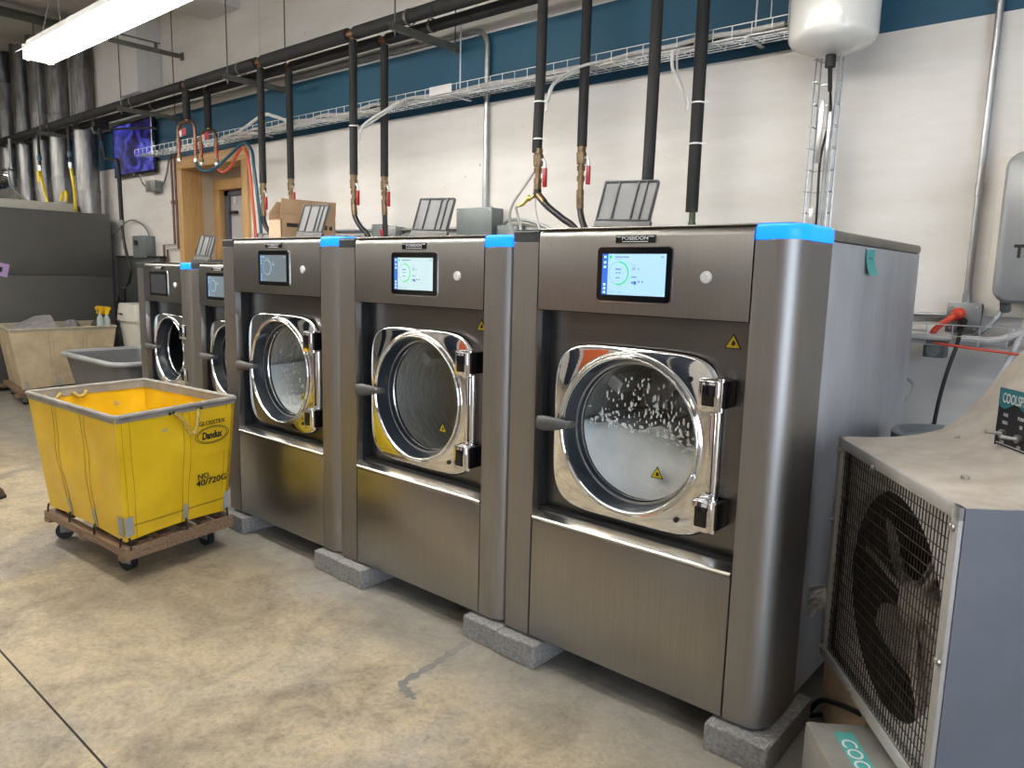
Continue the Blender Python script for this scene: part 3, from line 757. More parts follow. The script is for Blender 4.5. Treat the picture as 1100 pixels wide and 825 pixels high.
# ------------------------------------------------------------------ overhead water pipes
def main_pipe(name, y, x0, x1, z, r, label, tees):
    t = thing(name, label, 'pipe', (x0, y, z), 0, 'overhead water mains')
    B = new()
    xs = sorted([x0] + list(tees) + [x1])
    for a, b in zip(xs, xs[1:]):
        a2, b2 = a + (.04 if a in tees else 0), b - (.04 if b in tees else 0)
        cuts = [a2] + [a2 + (b2 - a2) * k / max(1, round((b2 - a2) / 1.1)) for k in range(1, max(1, round((b2 - a2) / 1.1)))] + [b2]
        for c, d in zip(cuts, cuts[1:]): cyl(B, (c + .003, y, z), (d - .003, y, z), r * random.uniform(.96, 1.03), n=18)
    part('insulation', B, 'main', t)
    B = new(); cyl(B, (x0 + .01, y, z), (x1 - .01, y, z), r * .52, n=12)
    for q in tees: cyl(B, (q - .045, y, z), (q + .045, y, z), r * .72, n=14)
    part('copper_pipe', B, 'copper', t); return t
FX = [-5.335, -4.03, -2.79, -1.02, -.268]; RX = [-5.345, -3.93, -2.685, -.860, -.12]
main_pipe('water_main', 1.40, -12.5, .5, 3.195, .046, 'thick black insulated water main nearer the camera', FX)
main_pipe('water_main', 1.61, -12.5, .5, 3.185, .040, 'thinner black insulated water main behind the front one', RX)

def ball_valve(t, p, z1, z0, side=1, grip=True, red='redgrip'):
    x, y = p; B = new(); h = z1 - z0
    cyl(B, (x, y, z1 + .02), (x, y, z0), .017, n=14)
    cyl(B, (x, y, z1), (x, y, z1 - .03), .026, n=8); cyl(B, (x, y, z1 - .035), (x, y, z1 - .10), .031, .028, n=14)
    cyl(B, (x, y, z1 - .11), (x, y, z1 - .14), .025, n=8); cyl(B, (x, y, z0 + .03), (x, y, z0), .023, n=8)
    if h > .2: cyl(B, (x, y, z1 - .17), (x, y, z1 - .2), .024, n=8)
    v = part('valve', B, 'brass', t)
    if grip:
        B = new(); cyl(B, (x, y, z1 - .07), (x + .045 * side, y - .01, z1 - .07), .010, n=8, mi=1)
        tube(B, [(x + .045 * side, y - .01, z1 - .065), (x + .062 * side, y - .012, z1 - .09), (x + .065 * side, y - .012, z1 - .13)], .007, 8, 1)
        bx(B, x + .056 * side - .006, x + .056 * side + .018, y - .022, y - .002, z1 - .225, z1 - .115, .005, 0)
        part('valve_lever', B, [red, 'galv'], v, label='red grip lever')
    return v

def drop(label, x, y, zb, valve_z, hose, r=.030, ties=(), grip=True, ztop=3.15, bend=None):
    t = thing('drop_pipe', label, 'pipe', (x, y, zb), 0, 'insulated drop pipes to the washers')
    B = new()
    if bend: tube(B, [(x, y, ztop), (x, y, zb + (ztop - zb) * .5), (x + bend, y, zb + .02), (x + bend * .8, y, zb)], r, 16, 0)
    else: tube(B, [(x, y, ztop), (x, y, zb)], r, 16, 0, 0)
    part('insulation', B, 'ins', t)
    B = new(); cyl(B, (x, y, ztop + .02), (x, y, ztop - .03), r * .6, n=12); part('copper_stub', B, 'copper', t)
    for z in ties:
        B = new(); lathe(B, [(r * 1.02, -.004), (r * 1.08, -.004), (r * 1.08, .004), (r * 1.02, .004)], (x + (bend or 0) * .5 * ((ztop - z) / (ztop - zb)), y, z), (0, 0, 1), 18); bx(B, x + r, x + r + .03, y - .006, y - .002, z - .003, z + .003); part('zip_tie', B, 'white', t)
    if valve_z: ball_valve(t, (x, y), zb, valve_z, grip=grip)
    if hose:
        B = new(); tube(B, hose, .0195, 12); part('hose', B, 'hose', t)
        B = new(); d = V(hose[1]) - V(hose[0]); cyl(B, V(hose[0]) - d.normalized() * .03, V(hose[0]) + d.normalized() * .06, .0225, n=14); part('hose_fitting', B, 'brass', t)
    return t
drop('thin insulated drop pipe just right of the pine doorway, first with a black hose', -4.035, 1.40, 2.213, 2.02, [(-4.035, 1.40, 2.0), (-4.035, 1.40, 1.90), (-3.99, 1.41, 1.82), (-3.90, 1.43, 1.74), (-3.85, 1.46, 1.55)])
drop('insulated drop pipe directly above the open cardboard box', -3.937, 1.61, 2.267, 2.05, [(-3.937, 1.61, 2.03), (-3.935, 1.61, 1.9), (-3.93, 1.61, 1.7), (-3.92, 1.6, 1.5)])
drop('insulated drop pipe with a black hose slanting down right behind the pale cardboard box', -2.785, 1.40, 2.20, 1.99, [(-2.785, 1.40, 1.97), (-2.775, 1.40, 1.90), (-2.72, 1.41, 1.82), (-2.655, 1.43, 1.75), (-2.60, 1.46, 1.55)], ties=(2.55,))
drop('insulated drop pipe with a straight black hose left of an open hopper lid', -2.685, 1.61, 2.205, 2.0, [(-2.685, 1.61, 1.98), (-2.68, 1.61, 1.88), (-2.675, 1.61, 1.75), (-2.67, 1.6, 1.5)])
t = drop('insulated drop pipe whose valve feeds several small hoses and a slanting black hose', -1.02, 1.40, 2.235, 2.0, [(-1.01, 1.40, 1.965), (-.94, 1.40, 1.90), (-.84, 1.41, 1.83), (-.745, 1.43, 1.755), (-.66, 1.46, 1.55)], ties=(2.50, 2.29), bend=-.012)
B = new(); tube(B, [(-1.045, 1.39, 2.10), (-1.10, 1.38, 2.03), (-1.19, 1.38, 1.93), (-1.235, 1.40, 1.84), (-1.24, 1.45, 1.70), (-1.23, 1.47, 1.5)], .0085, 10); part('grey_hose', B, 'hose_grey', t)
B = new(); cyl(B, (-1.02, 1.40, 2.0), (-1.02, 1.40, 1.955), .024, n=12); cyl(B, (-1.03, 1.40, 1.97), (-1.09, 1.39, 1.945), .012, n=10, mi=1); ball(B, (-1.075, 1.39, 1.952), .019, mi=1); tube(B, [(-1.09, 1.39, 1.945), (-1.12, 1.39, 1.92), (-1.16, 1.39, 1.912)], .011, 10, 1); part('brass_tee', B, ['blackm', 'brass_b'], t)
B = new(); tube(B, [(-1.15, 1.39, 1.912), (-1.178, 1.39, 1.90), (-1.17, 1.40, 1.85), (-1.155, 1.42, 1.75), (-1.15, 1.46, 1.55)], .0095, 10); part('grey_hose', B, 'hose_grey', t)
B = new(); tube(B, [(-1.04, 1.40, 1.95), (-1.04, 1.41, 1.88), (-1.025, 1.43, 1.78), (-1.01, 1.47, 1.6)], .0075, 10); part('white_hose', B, 'hose_white', t)
drop('insulated drop pipe with a black hose curving behind the tallest open hopper lid', -.858, 1.61, 2.262, 1.98, [(-.858, 1.61, 1.96), (-.855, 1.61, 1.90), (-.83, 1.6, 1.83), (-.78, 1.58, 1.74), (-.74, 1.55, 1.55)])
drop('insulated drop pipe passing behind the nearest open hopper lid', -.265, 1.40, 1.80, None, None, r=.0315, bend=-.008)
drop('rightmost insulated drop pipe with bare green copper at its foot', -.113, 1.61, 1.855, None, None, r=.0335, ties=(2.42, 2.21))
B = new(); cyl(B, (-.108, 1.61, 1.87), (-.106, 1.61, 1.55), .017, n=12); cyl(B, (-.108, 1.61, 1.80), (-.108, 1.61, 1.77), .021, n=12)
dp = [o for o in COL.objects if o.name.startswith('drop_pipe') and 'bare green' in o['label']][0]
part('copper_foot', B, mat('greened copper', (.16, .09, .055), .5, .6, .4, 30., c2=(.03, .13, .085)), dp)

# U-shaped copper manifolds left of the row
def manifold(label, x, y, ztop, lx0, lx1, zb0, zb1, zi, grp):
    t = thing('drop_pipe', label, 'pipe', (x, y, zb1), 0, grp)
    B = new(); cyl(B, (x, y, 3.15), (x, y, zi), .035, n=16); part('insulation', B, 'ins', t)
    B = new(); cyl(B, (x, y, zi + .02), (x, y, ztop), .016, n=10)
    tube(B, [(lx0, y, zb0 + .2), (lx0, y, ztop - .06), (lx0 + .05, y, ztop - .005), (x, y, ztop), (lx1 - .05, y, ztop - .005), (lx1, y, ztop - .06), (lx1, y, zb1 + .2)], .015, 10)
    part('copper_loop', B, 'copper', t)
    for k, (lx, zb) in enumerate(((lx0, zb0), (lx1, zb1))):
        B = new(); cyl(B, (lx, y, zb + .22), (lx, y, zb), .014, n=10)
        for q in (.20, .15, .05): cyl(B, (lx, y, zb + q), (lx, y, zb + q - .035), .023, n=8)
        cyl(B, (lx, y, zb + .03), (lx, y, zb - .01), .017, .02, n=10, mi=1)
        v = part('valve', B, ['brass', 'galv'], t)
        B = new(); bx(B, lx + .03, lx + .05, y - .02, y - .005, zb + .05, zb + .18, .004); cyl(B, (lx, y, zb + .16), (lx + .04, y - .012, zb + .165), .008, n=8); part('valve_lever', B, 'redgrip', v)
    B = new(); T = Matrix.Translation((lx0 + .11, y - .04, zb0 + .2)) @ Matrix.Rotation(radians(-6), 4, 'Y')
    bx(B, 0, .05, -.003, .003, 0, .06, .001, 0, T); bx(B, .045, .13, -.003, .003, 0, .065, .001, 1, T); part('paper_tag', B, ['white', 'redtag'], t)
GM = 'copper loop manifolds near the television'
manifold('copper U-shaped manifold on the left, nearer the television', -5.345, 1.40, 2.86, -5.53, -5.20, 2.52, 2.49, 2.885, GM)
manifold('copper U-shaped manifold on the right, above the pine doorway', -5.345, 1.61, 2.81, -5.50, -5.205, 2.51, 2.485, 2.835, GM)
B = new(); tube(B, [(-5.20, 1.40, 2.49), (-5.19, 1.41, 2.44), (-5.12, 1.43, 2.395), (-4.98, 1.46, 2.405), (-4.8, 1.5, 2.50), (-4.62, 1.52, 2.585), (-4.50, 1.52, 2.60), (-4.40, 1.52, 2.52), (-4.34, 1.5, 2.36), (-4.29, 1.5, 2.1), (-4.25, 1.5, 1.8), (-4.24, 1.5, 1.5)], .0145, 12)
solo('tubing', B, 'hose_blue', 'blue tubing arching from a copper manifold down beside the doorway', 'hose')
B = new(); tube(B, [(-5.205, 1.61, 2.485), (-5.17, 1.61, 2.43), (-5.08, 1.62, 2.405), (-4.95, 1.62, 2.45), (-4.83, 1.62, 2.55), (-4.73, 1.62, 2.60), (-4.66, 1.62, 2.53), (-4.62, 1.62, 2.38), (-4.585, 1.62, 2.1), (-4.55, 1.62, 1.8), (-4.54, 1.6, 1.5)], .0135, 12)
solo('tubing', B, 'hose_red', 'orange red tubing arching from a copper manifold down beside the doorway', 'hose')

# strut trapezes holding the mains
def strut(x, label, y0=1.24, y1=1.88, z=3.115, full=True):
    t = thing('strut_hanger', label, 'hanger', (x, y0, z - .041), 0, 'strut trapezes under the water mains')
    B = new(); w, h = .0206, .041
    P = [(x - w, z), (x - w, z - h), (x + w, z - h), (x + w, z), (x + w - .009, z), (x + w - .009, z - .004), (x + w - .0035, z - .004), (x + w - .0035, z - h + .0035), (x - w + .0035, z - h + .0035), (x - w + .0035, z - .004), (x - w + .009, z - .004), (x - w + .009, z)]
    prism(B, P, y0, y1, 'y'); part('strut_channel', B, 'strut', t, sharp=20)
    for yy in (y0 + .035, y1 - .045):
        B = new(); cyl(B, (x, yy, z - .075), (x, yy, 4.5), .0055, n=8); cyl(B, (x, yy, z - .041), (x, yy, z - .055), .011, n=6); part('threaded_rod', B, 'rod', t)
    for yy, r in ((1.40, .05), (1.61, .044)):
        B = new(); lathe(B, [(r, -.012), (r + .003, -.012), (r + .003, .012), (r, .012)], (x, yy, 3.19), (1, 0, 0), 20); part('pipe_clamp', B, 'strut', t)
strut(-2.17, 'strut hanger nearest the camera under the water mains, longest in view')
strut(-4.34, 'strut hanger second from the camera, right of the copper manifolds')
strut(-6.50, 'strut hanger overlapping the top of the television')
strut(-8.92, 'strut hanger farthest left, crossing the ducts')
# wall strut arm high on the wall
B = new(); bx(B, -6.42, -6.38, 1.15, 1.895, 3.71, 3.75, .003); bx(B, -6.405, -6.395, 1.15, 1.66, 3.80, 3.815, .002); bx(B, -6.41, -6.39, 1.60, 1.63, 3.74, 3.81, .002); bx(B, -6.43, -6.37, 1.88, 1.899, 3.69, 3.77, .003)
B2 = B
solo('bracket_arm', B2, 'strut', 'short strut arm reaching out below the ceiling light', 'bracket')

# ------------------------------------------------------------------ wire cable trays and cables
def wire(B, pts, r=.0028, mi=0): tube(B, pts, r, 5, mi, 0, True)
t = thing('cable_tray', 'long zinc wire basket tray running along the blue wall band', 'cable tray', (-7.1, 1.64, 2.72))
B = new(); ya, yb, za, zb_ = 1.64, 1.80, 2.722, 2.785
for (yy, zz) in ((ya, zb_), (ya, za), (1.69, za), (1.72, za), (1.76, za), (yb, za), (yb, zb_)): wire(B, [(-7.1, yy, zz), (.33, yy, zz)])
x = -7.1
while x < .34:
    wire(B, [(x, ya, zb_), (x, ya, za), (x, yb, za), (x, yb, zb_)], .0026); x += .105
wire(B, [(.33, ya, za), (.33, ya, za + .19)]); wire(B, [(.33, yb, za), (.33, yb, za + .19)]); wire(B, [(.33, ya, za + .19), (.33, yb, za + .19)]); wire(B, [(.24, ya, za + .06), (.24, ya, za + .16), (.33, ya, za + .19)])
part('wire_basket', B, 'wirew', t)
for x in (-6.88, -4.6, -2.02, .12):
    B = new(); cyl(B, (x, 1.74, za - .02), (x, 1.74, 4.5), .005, n=8); bx(B, x - .012, x + .012, 1.63, 1.85, za - .012, za - .004, .001); part('hanger_rod', B, 'wirew', t)
B = new(); bx(B, -2.22, -2.0, 1.632, 1.638, 2.73, 2.79, .002); part('splice_plate', B, 'white', t)
GC = 'white cables lying in the wire tray'
names = ['grey white cable along the front edge of the wire tray', 'white cable in the middle of the wire tray', 'white cable along the back of the wire tray', 'thin black cable along the wire tray']
for k, (yy, r, mm) in enumerate(((1.67, .013, 'hose_grey'), (1.73, .015, 'hose_white'), (1.775, .014, 'hose_white'), (1.70, .006, 'cordblk'))):
    xs = [-5.2 + (5.5) * q / 26 for q in range(27)]
    B = new(); tube(B, [(x, yy + random.uniform(-.014, .014), 2.745 + random.uniform(-.006, .016) + (.0 if x < -.6 else .012)) for x in xs], r, 8); solo('cable', B, mm, names[k], 'cable', GC)
def cab(pts, r, mm, label, g='cables leaving the wire tray'):
    B = new(); tube(B, pts, r, 8); return solo('cable', B, mm, label, 'cable', g)
cab([(-5.35, 1.74, 2.75), (-4.95, 1.70, 2.77), (-4.45, 1.66, 2.86), (-4.25, 1.66, 2.83), (-4.0, 1.69, 2.76), (-3.6, 1.70, 2.75)], .014, 'hose_white', 'white cable arching above the tray right of the manifolds')
cab([(-4.40, 1.64, 2.75), (-4.44, 1.62, 2.60), (-4.45, 1.62, 2.3), (-4.45, 1.62, 1.6)], .013, 'hose_white', 'white cable hanging beside the blue and orange tubing')
cab([(-2.55, 1.64, 2.74), (-2.63, 1.58, 2.68), (-2.75, 1.46, 2.56), (-2.77, 1.44, 2.45)], .009, 'hose_white', 'pale cable slanting from the tray to the pipe behind the cardboard box')
cab([(-2.50, 1.64, 2.74), (-2.58, 1.56, 2.66), (-2.735, 1.45, 2.54)], .008, 'hose_grey', 'grey cable slanting beside the pale one to the same pipe')
cab([(-.86, 1.64, 2.74), (-.92, 1.56, 2.68), (-.975, 1.46, 2.60), (-.988, 1.425, 2.50), (-.99, 1.422, 2.45)], .010, 'hose_white', 'white cable curling from the tray to the many-hosed drop pipe')
cab([(-.76, 1.64, 2.74), (-.86, 1.55, 2.70), (-.95, 1.45, 2.61), (-.972, 1.415, 2.50)], .008, 'hose_grey', 'grey cable curling beside the white one to the many-hosed drop pipe')
cab([(-.30, 1.64, 2.72), (-.28, 1.62, 2.62), (-.20, 1.59, 2.50), (-.158, 1.578, 2.43), (-.155, 1.577, 2.38)], .010, 'hose_white', 'white cable dropping from the tray to the rightmost drop pipe')
cab([(-.27, 1.64, 2.72), (-.245, 1.61, 2.60), (-.165, 1.572, 2.44), (-.162, 1.57, 2.38)], .006, 'hose_grey', 'thin grey cable dropping beside a white one to the rightmost drop pipe')

# pressure tank and its vertical tray
t = thing('pressure_tank', 'white round-bottomed tank hanging at the top above the nearest washer', 'tank', (.555, 1.62, 2.56))
B = new(); R_ = .197
lathe(B, [(0, .0), (.06, .004), (.12, .019), (.16, .037), (.183, .053), (.194, .068), (R_, .085), (R_, .62), (.188, .66), (.15, .70), (.08, .73), (0, .74)], (.555, 1.62, 2.553), (0, 0, 1), 56)
part('shell', B, 'tank', t, sharp=50)
B = new(); cyl(B, (.555, 1.62, 2.56), (.555, 1.62, 2.50), .024, n=12); cyl(B, (.555, 1.62, 2.5), (.55, 1.66, 2.40), .010, n=10); part('outlet', B, 'blackm', t)
B = new()
for a in (0, 2.1, 4.2): bx(B, .555 + .2 * cos(a) - .012, .555 + .2 * cos(a) + .012, 1.62 + .2 * sin(a) - .012, 1.62 + .2 * sin(a) + .012, 3.0, 4.5)
part('hanger_strap', B, 'strut', t)
t = thing('cable_tray', 'narrow upright wire tray rising from the nearest washer to the white tank', 'cable tray', (.48, 1.76, 1.4))
B = new(); xa, xb, yf, yk = .45, .556, 1.73, 1.80
for (xx, yy) in ((xa, yf), (xb, yf), (xa, yk), (xb, yk), (.503, yk)): wire(B, [(xx, yy, 1.4), (xx, yy, 2.62)], .0042)
z = 1.42
while z < 2.62:
    wire(B, [(xa, yf, z), (xa, yk, z), (xb, yk, z), (xb, yf, z)], .003); wire(B, [(xa - .012, yf, z), (xa + .012, yf, z)], .004); z += .105
part('wire_basket', B, 'wirez', t)
for q in ((.485, .506, 2.08, 2.38), (.53, .546, 2.02, 2.32), (.475, .498, 1.76, 1.86)):
    B = new(); bx(B, q[0], q[1], 1.722, 1.732, q[2], q[3], .002); part('splice_bar', B, 'galv', t)
cab([(.55, 1.66, 2.42), (.53, 1.75, 2.30), (.495, 1.765, 2.1), (.50, 1.765, 1.8), (.495, 1.765, 1.45)], .006, 'cordblk', 'black cable running down inside the upright wire tray')
cab([(.58, 1.68, 2.58), (.545, 1.765, 2.35), (.525, 1.77, 2.1), (.53, 1.77, 1.45)], .008, 'hose_grey', 'grey cable running down inside the upright wire tray')

# ------------------------------------------------------------------ conduits and boxes on the back wall
def conduit(pts, r, label, mm='conduit', smooth=0, fit=()):
    t = thing('conduit', label, 'conduit', pts[-1], 0, 'conduits on the back wall')
    B = new(); tube(B, pts, r, 12, 0, smooth); part('pipe', B, mm, t)
    for p, d in fit:
        B = new(); d = V(d); cyl(B, V(p) - d * .03, V(p) + d * .03, r * 1.25, n=12); part('coupling', B, mm, t)
    return t
bend = [(-4.3, 1.872, 3.19), (-2.25, 1.872, 3.19)] + [(-2.0 + .0 - .13 + .13 * sin(radians(a)) , 1.872, 3.06 + .13 * cos(radians(a))) for a in range(0, 91, 10)] + [(-2.0, 1.872, 3.0), (-2.0, 1.872, 1.95)]
bend = [(x + (.115 if i > 1 else 0), y, z) for i, (x, y, z) in enumerate(bend)]
conduit(bend, .019, 'grey conduit bending down from the ceiling run to the grey wall box', fit=(((-1.885, 1.872, 2.75), (0, 0, 1)),))
conduit([(-12, 1.872, 3.23), (-2.6, 1.872, 3.23)], .014, 'thin long conduit along the wall above the blue band')
conduit([(-3.7, 1.875, 1.835), (-2.1, 1.875, 1.825)], .012, 'upper conduit along the wall behind the large washers')
conduit([(-3.7, 1.875, 1.785), (-2.1, 1.875, 1.78)], .014, 'lower conduit along the wall behind the large washers')
def wallbox(name, x0, x1, z0, z1, d, label, mm='boxgrey', cover=True):
    t = thing(name, label, 'electrical box', ((x0 + x1) / 2, 1.9, z0), 0, 'electrical boxes on the back wall')
    B = new(); bx(B, x0, x1, 1.9 - d, 1.899, z0, z1, .004); part('box', B, mm, t)
    if cover:
        B = new(); bx(B, x0 - .004, x1 + .004, 1.9 - d - .006, 1.9 - d + .012, z0 - .004, z1 + .004, .003); part('cover', B, mm, t)
        B = new(); 
        for xx in (x0 + .015, x1 - .015):
            for zz in (z0 + .015, z1 - .015): cyl(B, (xx, 1.9 - d - .005, zz), (xx, 1.9 - d - .009, zz), .005, n=8)
        part('screws', B, 'screw', t)
    return t
wallbox('junction_box', -2.07, -1.73, 1.72, 1.955, .12, 'large grey box on the wall left of the hoses')
wallbox('junction_box', -1.70, -1.52, 1.66, 1.83, .09, 'smaller grey box just right of the large grey wall box')
wallbox('junction_box', -3.09, -2.97, 1.70, 1.87, .08, 'small upright grey box right of the straight black hose')
wallbox('junction_box', -2.93, -2.78, 1.70, 1.85, .10, 'small disconnect box with red and white tag behind the washers', 'boxgalv')
B = new(); bx(B, -2.955, -2.92, 1.785, 1.795, 1.78, 1.83, .003); part('paper_tag', B, 'redtag', t)
B = new(); tube(B, [(-1.70, 1.86, 1.83), (-1.62, 1.84, 1.87), (-1.45, 1.83, 1.86), (-1.25, 1.82, 1.80), (-1.1, 1.80, 1.70), (-1.0, 1.78, 1.5)], .012, 10); solo('cable', B, 'conduit', 'grey flexible conduit curving right from the smaller grey wall box', 'cable')
# right-hand conduit, box, red plug
conduit([(1.18, 1.868, 4.4), (1.18, 1.868, 1.40)], .0155, 'upright grey conduit right of the white tank', fit=(((1.18, 1.868, 1.93), (0, 0, 1)), ((1.18, 1.868, 1.43), (0, 0, 1))))
conduit([(-.2, 1.872, 1.357), (1.12, 1.868, 1.357)], .011, 'short level conduit entering the box beside the nearest washer')
t = wallbox('outlet_box', 1.115, 1.245, 1.285, 1.415, .07, 'square metal outlet box with a red plug on the right wall', 'boxgalv')
t = thing('power_cord', 'red plug with black cord hanging from the wall outlet box', 'cord', (1.17, 1.78, .9))
B = new(); ball(B, (1.165, 1.79, 1.37), .030, (1, .9, .9)); cyl(B, (1.165, 1.83, 1.36), (1.165, 1.79, 1.36), .026, n=14); tube(B, [(1.165, 1.785, 1.37), (1.12, 1.77, 1.33), (1.085, 1.76, 1.295), (1.075, 1.76, 1.265)], .014, 10); part('plug', B, 'cordred', t)
B = new(); tube(B, [(1.175, 1.80, 1.345), (1.185, 1.76, 1.32), (1.19, 1.70, 1.24), (1.17, 1.64, 1.1), (1.155, 1.60, .93), (1.15, 1.58, .7), (1.16, 1.55, .2), (1.2, 1.5, .012)], .0085, 10); part('cord', B, 'cordblk', t)
B = new(); cyl(B, (1.185, 1.80, 1.335), (1.187, 1.74, 1.30), .020, .014, n=12); part('cord_grip', B, 'blackm', t)
# lower right wire tray
t = thing('cable_tray', 'low wire basket tray on the wall behind the cooler', 'cable tray', (.6, 1.72, 1.22))
B = new(); ya, yb, za, zt = 1.70, 1.85, 1.225, 1.32
for (yy, zz) in ((ya, zt), (ya, za), (1.75, za), (1.80, za), (yb, za), (yb, zt), (ya, 1.27)): wire(B, [(.2, yy, zz), (3.2, yy, zz)], .0024)
x = .22
while x < 3.2: wire(B, [(x, ya, zt), (x, ya, za), (x, yb, za), (x, yb, zt)], .0024); x += .105
part('wire_basket', B, 'wirew', t)
B = new()
for x in (.4, 1.6, 2.8):
    B = new(); bx(B, x - .015, x + .015, 1.72, 1.899, 1.195, 1.225, .002); part('wall_bracket', B, 'galv', t)
cab([(.2, 1.74, 1.25), (.8, 1.75, 1.255), (1.2, 1.74, 1.26), (1.35, 1.74, 1.27), (1.5, 1.76, 1.36), (1.62, 1.78, 1.5)], .015, 'hose_white', 'white pipe in the low tray curving up at the right')
cab([(.2, 1.79, 1.245), (.9, 1.78, 1.25), (1.3, 1.78, 1.25), (1.6, 1.78, 1.27), (2.4, 1.78, 1.25)], .018, 'hose_white', 'white pipe lying level at the back of the low tray')
cab([(1.10, 1.69, 1.235), (1.22, 1.685, 1.225), (1.36, 1.685, 1.215), (1.5, 1.69, 1.205), (1.7, 1.69, 1.2)], .006, 'cordred', 'thin red wire along the front of the low tray')
cab([(1.345, 1.80, 1.46), (1.335, 1.79, 1.40), (1.30, 1.78, 1.33), (1.26, 1.77, 1.29), (1.2, 1.77, 1.25)], .010, 'boxgalv', 'grey flexible lead from the wall appliance to the low tray')
cab([(1.44, 1.80, 1.5), (1.43, 1.76, 1.35), (1.38, 1.72, 1.15), (1.33, 1.6, .95), (1.3, 1.5, .6)], .012, 'hose_white', 'white hose hanging in front of the low tray at the right')
B = new(); bx(B, 1.05, 1.14, 1.72, 1.80, 1.165, 1.235, .004); cyl(B, (1.095, 1.72, 1.20), (1.095, 1.705, 1.20), .03, n=16); solo('valve_box', B, 'boxgrey', 'small dark grey fitting under the low tray by the cord', 'fitting')
cab([(.9, 1.6, 1.10), (1.0, 1.58, 1.085), (1.06, 1.56, 1.05), (1.05, 1.5, .99), (.98, 1.45, .93)], .008, 'hose_grey', 'pale loop of hose beside the nearest washer back corner')
# wall appliance on board
B = new(); bx(B, 1.25, 2.3, 1.872, 1.899, 1.36, 2.07, .002); solo('backer_board', B, 'plate', 'off white board on the wall behind the grey appliance', 'board')
t = thing('water_heater', 'grey rounded wall appliance cut off by the right edge', 'appliance', (1.6, 1.872, 1.42))
B = new(); P = rrect(1.30, 1.86, 1.425, 2.06, .07, 8)
c_ = (1.58, 1.74)
loft(B, [[(x, y, z) for x, z in [((px - c_[0]) * s + c_[0], (pz - c_[1]) * s + c_[1]) for px, pz in P]] for y, s in ((1.87, 1), (1.68, 1), (1.655, .985), (1.64, .95))]); part('shell', B, 'heater', t, sharp=50)
text('lettering', 'T.', (1.392, 1.6385, 1.645), (1, 0, 0), (0, 0, 1), .050, .056, 'ink', t, .001, bold=.05)
B = new(); cyl(B, (1.345, 1.76, 1.43), (1.345, 1.79, 1.395), .022, n=12); part('inlet', B, 'boxgalv', t)

# ------------------------------------------------------------------ ceiling lights
def fixture(x0, x1, y, z, label, lamp='tube', w=.17):
    t = thing('ceiling_light', label, 'light', ((x0 + x1) / 2, y, z), 0, 'fluorescent strip lights')
    B = new()
    prism(B, [(y - w, z - .004), (y - w + .005, z - .004), (y - .07, z + .045), (y + .07, z + .045), (y + w - .005, z - .004), (y + w, z - .004), (y + .075, z + .052), (y + .06, z + .10), (y - .06, z + .10), (y - .075, z + .052)], x0, x1, 'x')
    part('reflector', B, 'fixture', t, sharp=25)
    for yy in (y - .07, y + .07):
        B = new(); cyl(B, (x0 + .03, yy, z - .026), (x1 - .03, yy, z - .026), .021, n=12); part('tube', B, lamp, t)
    for x in (x0 + .03, x1 - .03):
        B = new(); bx(B, x - .012, x + .012, y - .1, y + .1, z - .045, z + .06, .003); part('lamp_holder', B, 'white', t)
    for x in (x0 + .35, x1 - .35):
        B = new(); tube(B, [(x, y - .06, z + .1), (x + .08, y, z + .5), (x, y + .06, z + .1)], .004, 6, 0, 0); cyl(B, (x + .08, y, z + .5), (x + .08, y, 4.5), .004, n=6); part('hanger', B, 'rod', t)
fixture(-4.60, -2.10, -.08, 3.0, 'bright fluorescent strip light hanging at the upper left corner', w=.145)
fixture(-2.06, .38, -.08, 3.0, 'fluorescent strip light above the middle large washer, just out of view', w=.145)
fixture(.42, 1.64, -.08, 3.0, 'short fluorescent strip light above the nearest washer, just out of view', w=.145)
fixture(-5.6, -3.18, -1.2, 3.3, 'unseen strip light added to brighten the floor beside the yellow cart')  # unseen row from here, added to brighten the floor and left wall
fixture(-3.1, -.68, -1.2, 3.3, 'unseen strip light added to brighten the floor before the middle washer')
fixture(-8.3, -5.88, -1.2, 3.3, 'unseen strip light added to brighten the wall and floor left of the yellow cart')
fixture(-10.8, -8.4, -.6, 3.3, 'fluorescent strip light over the far left floor')
for k, yy in enumerate((-2.6, -5.4)):
    for j, xx in enumerate((-9.5, -6.0, -2.5)):
        fixture(xx, xx + 2.42, yy, 3.3, ['first', 'second', 'third', 'fourth'][j] + ' fluorescent strip light from the left in the ' + ['row just behind the camera', 'row farthest behind the camera'][k], 'tube_dim')

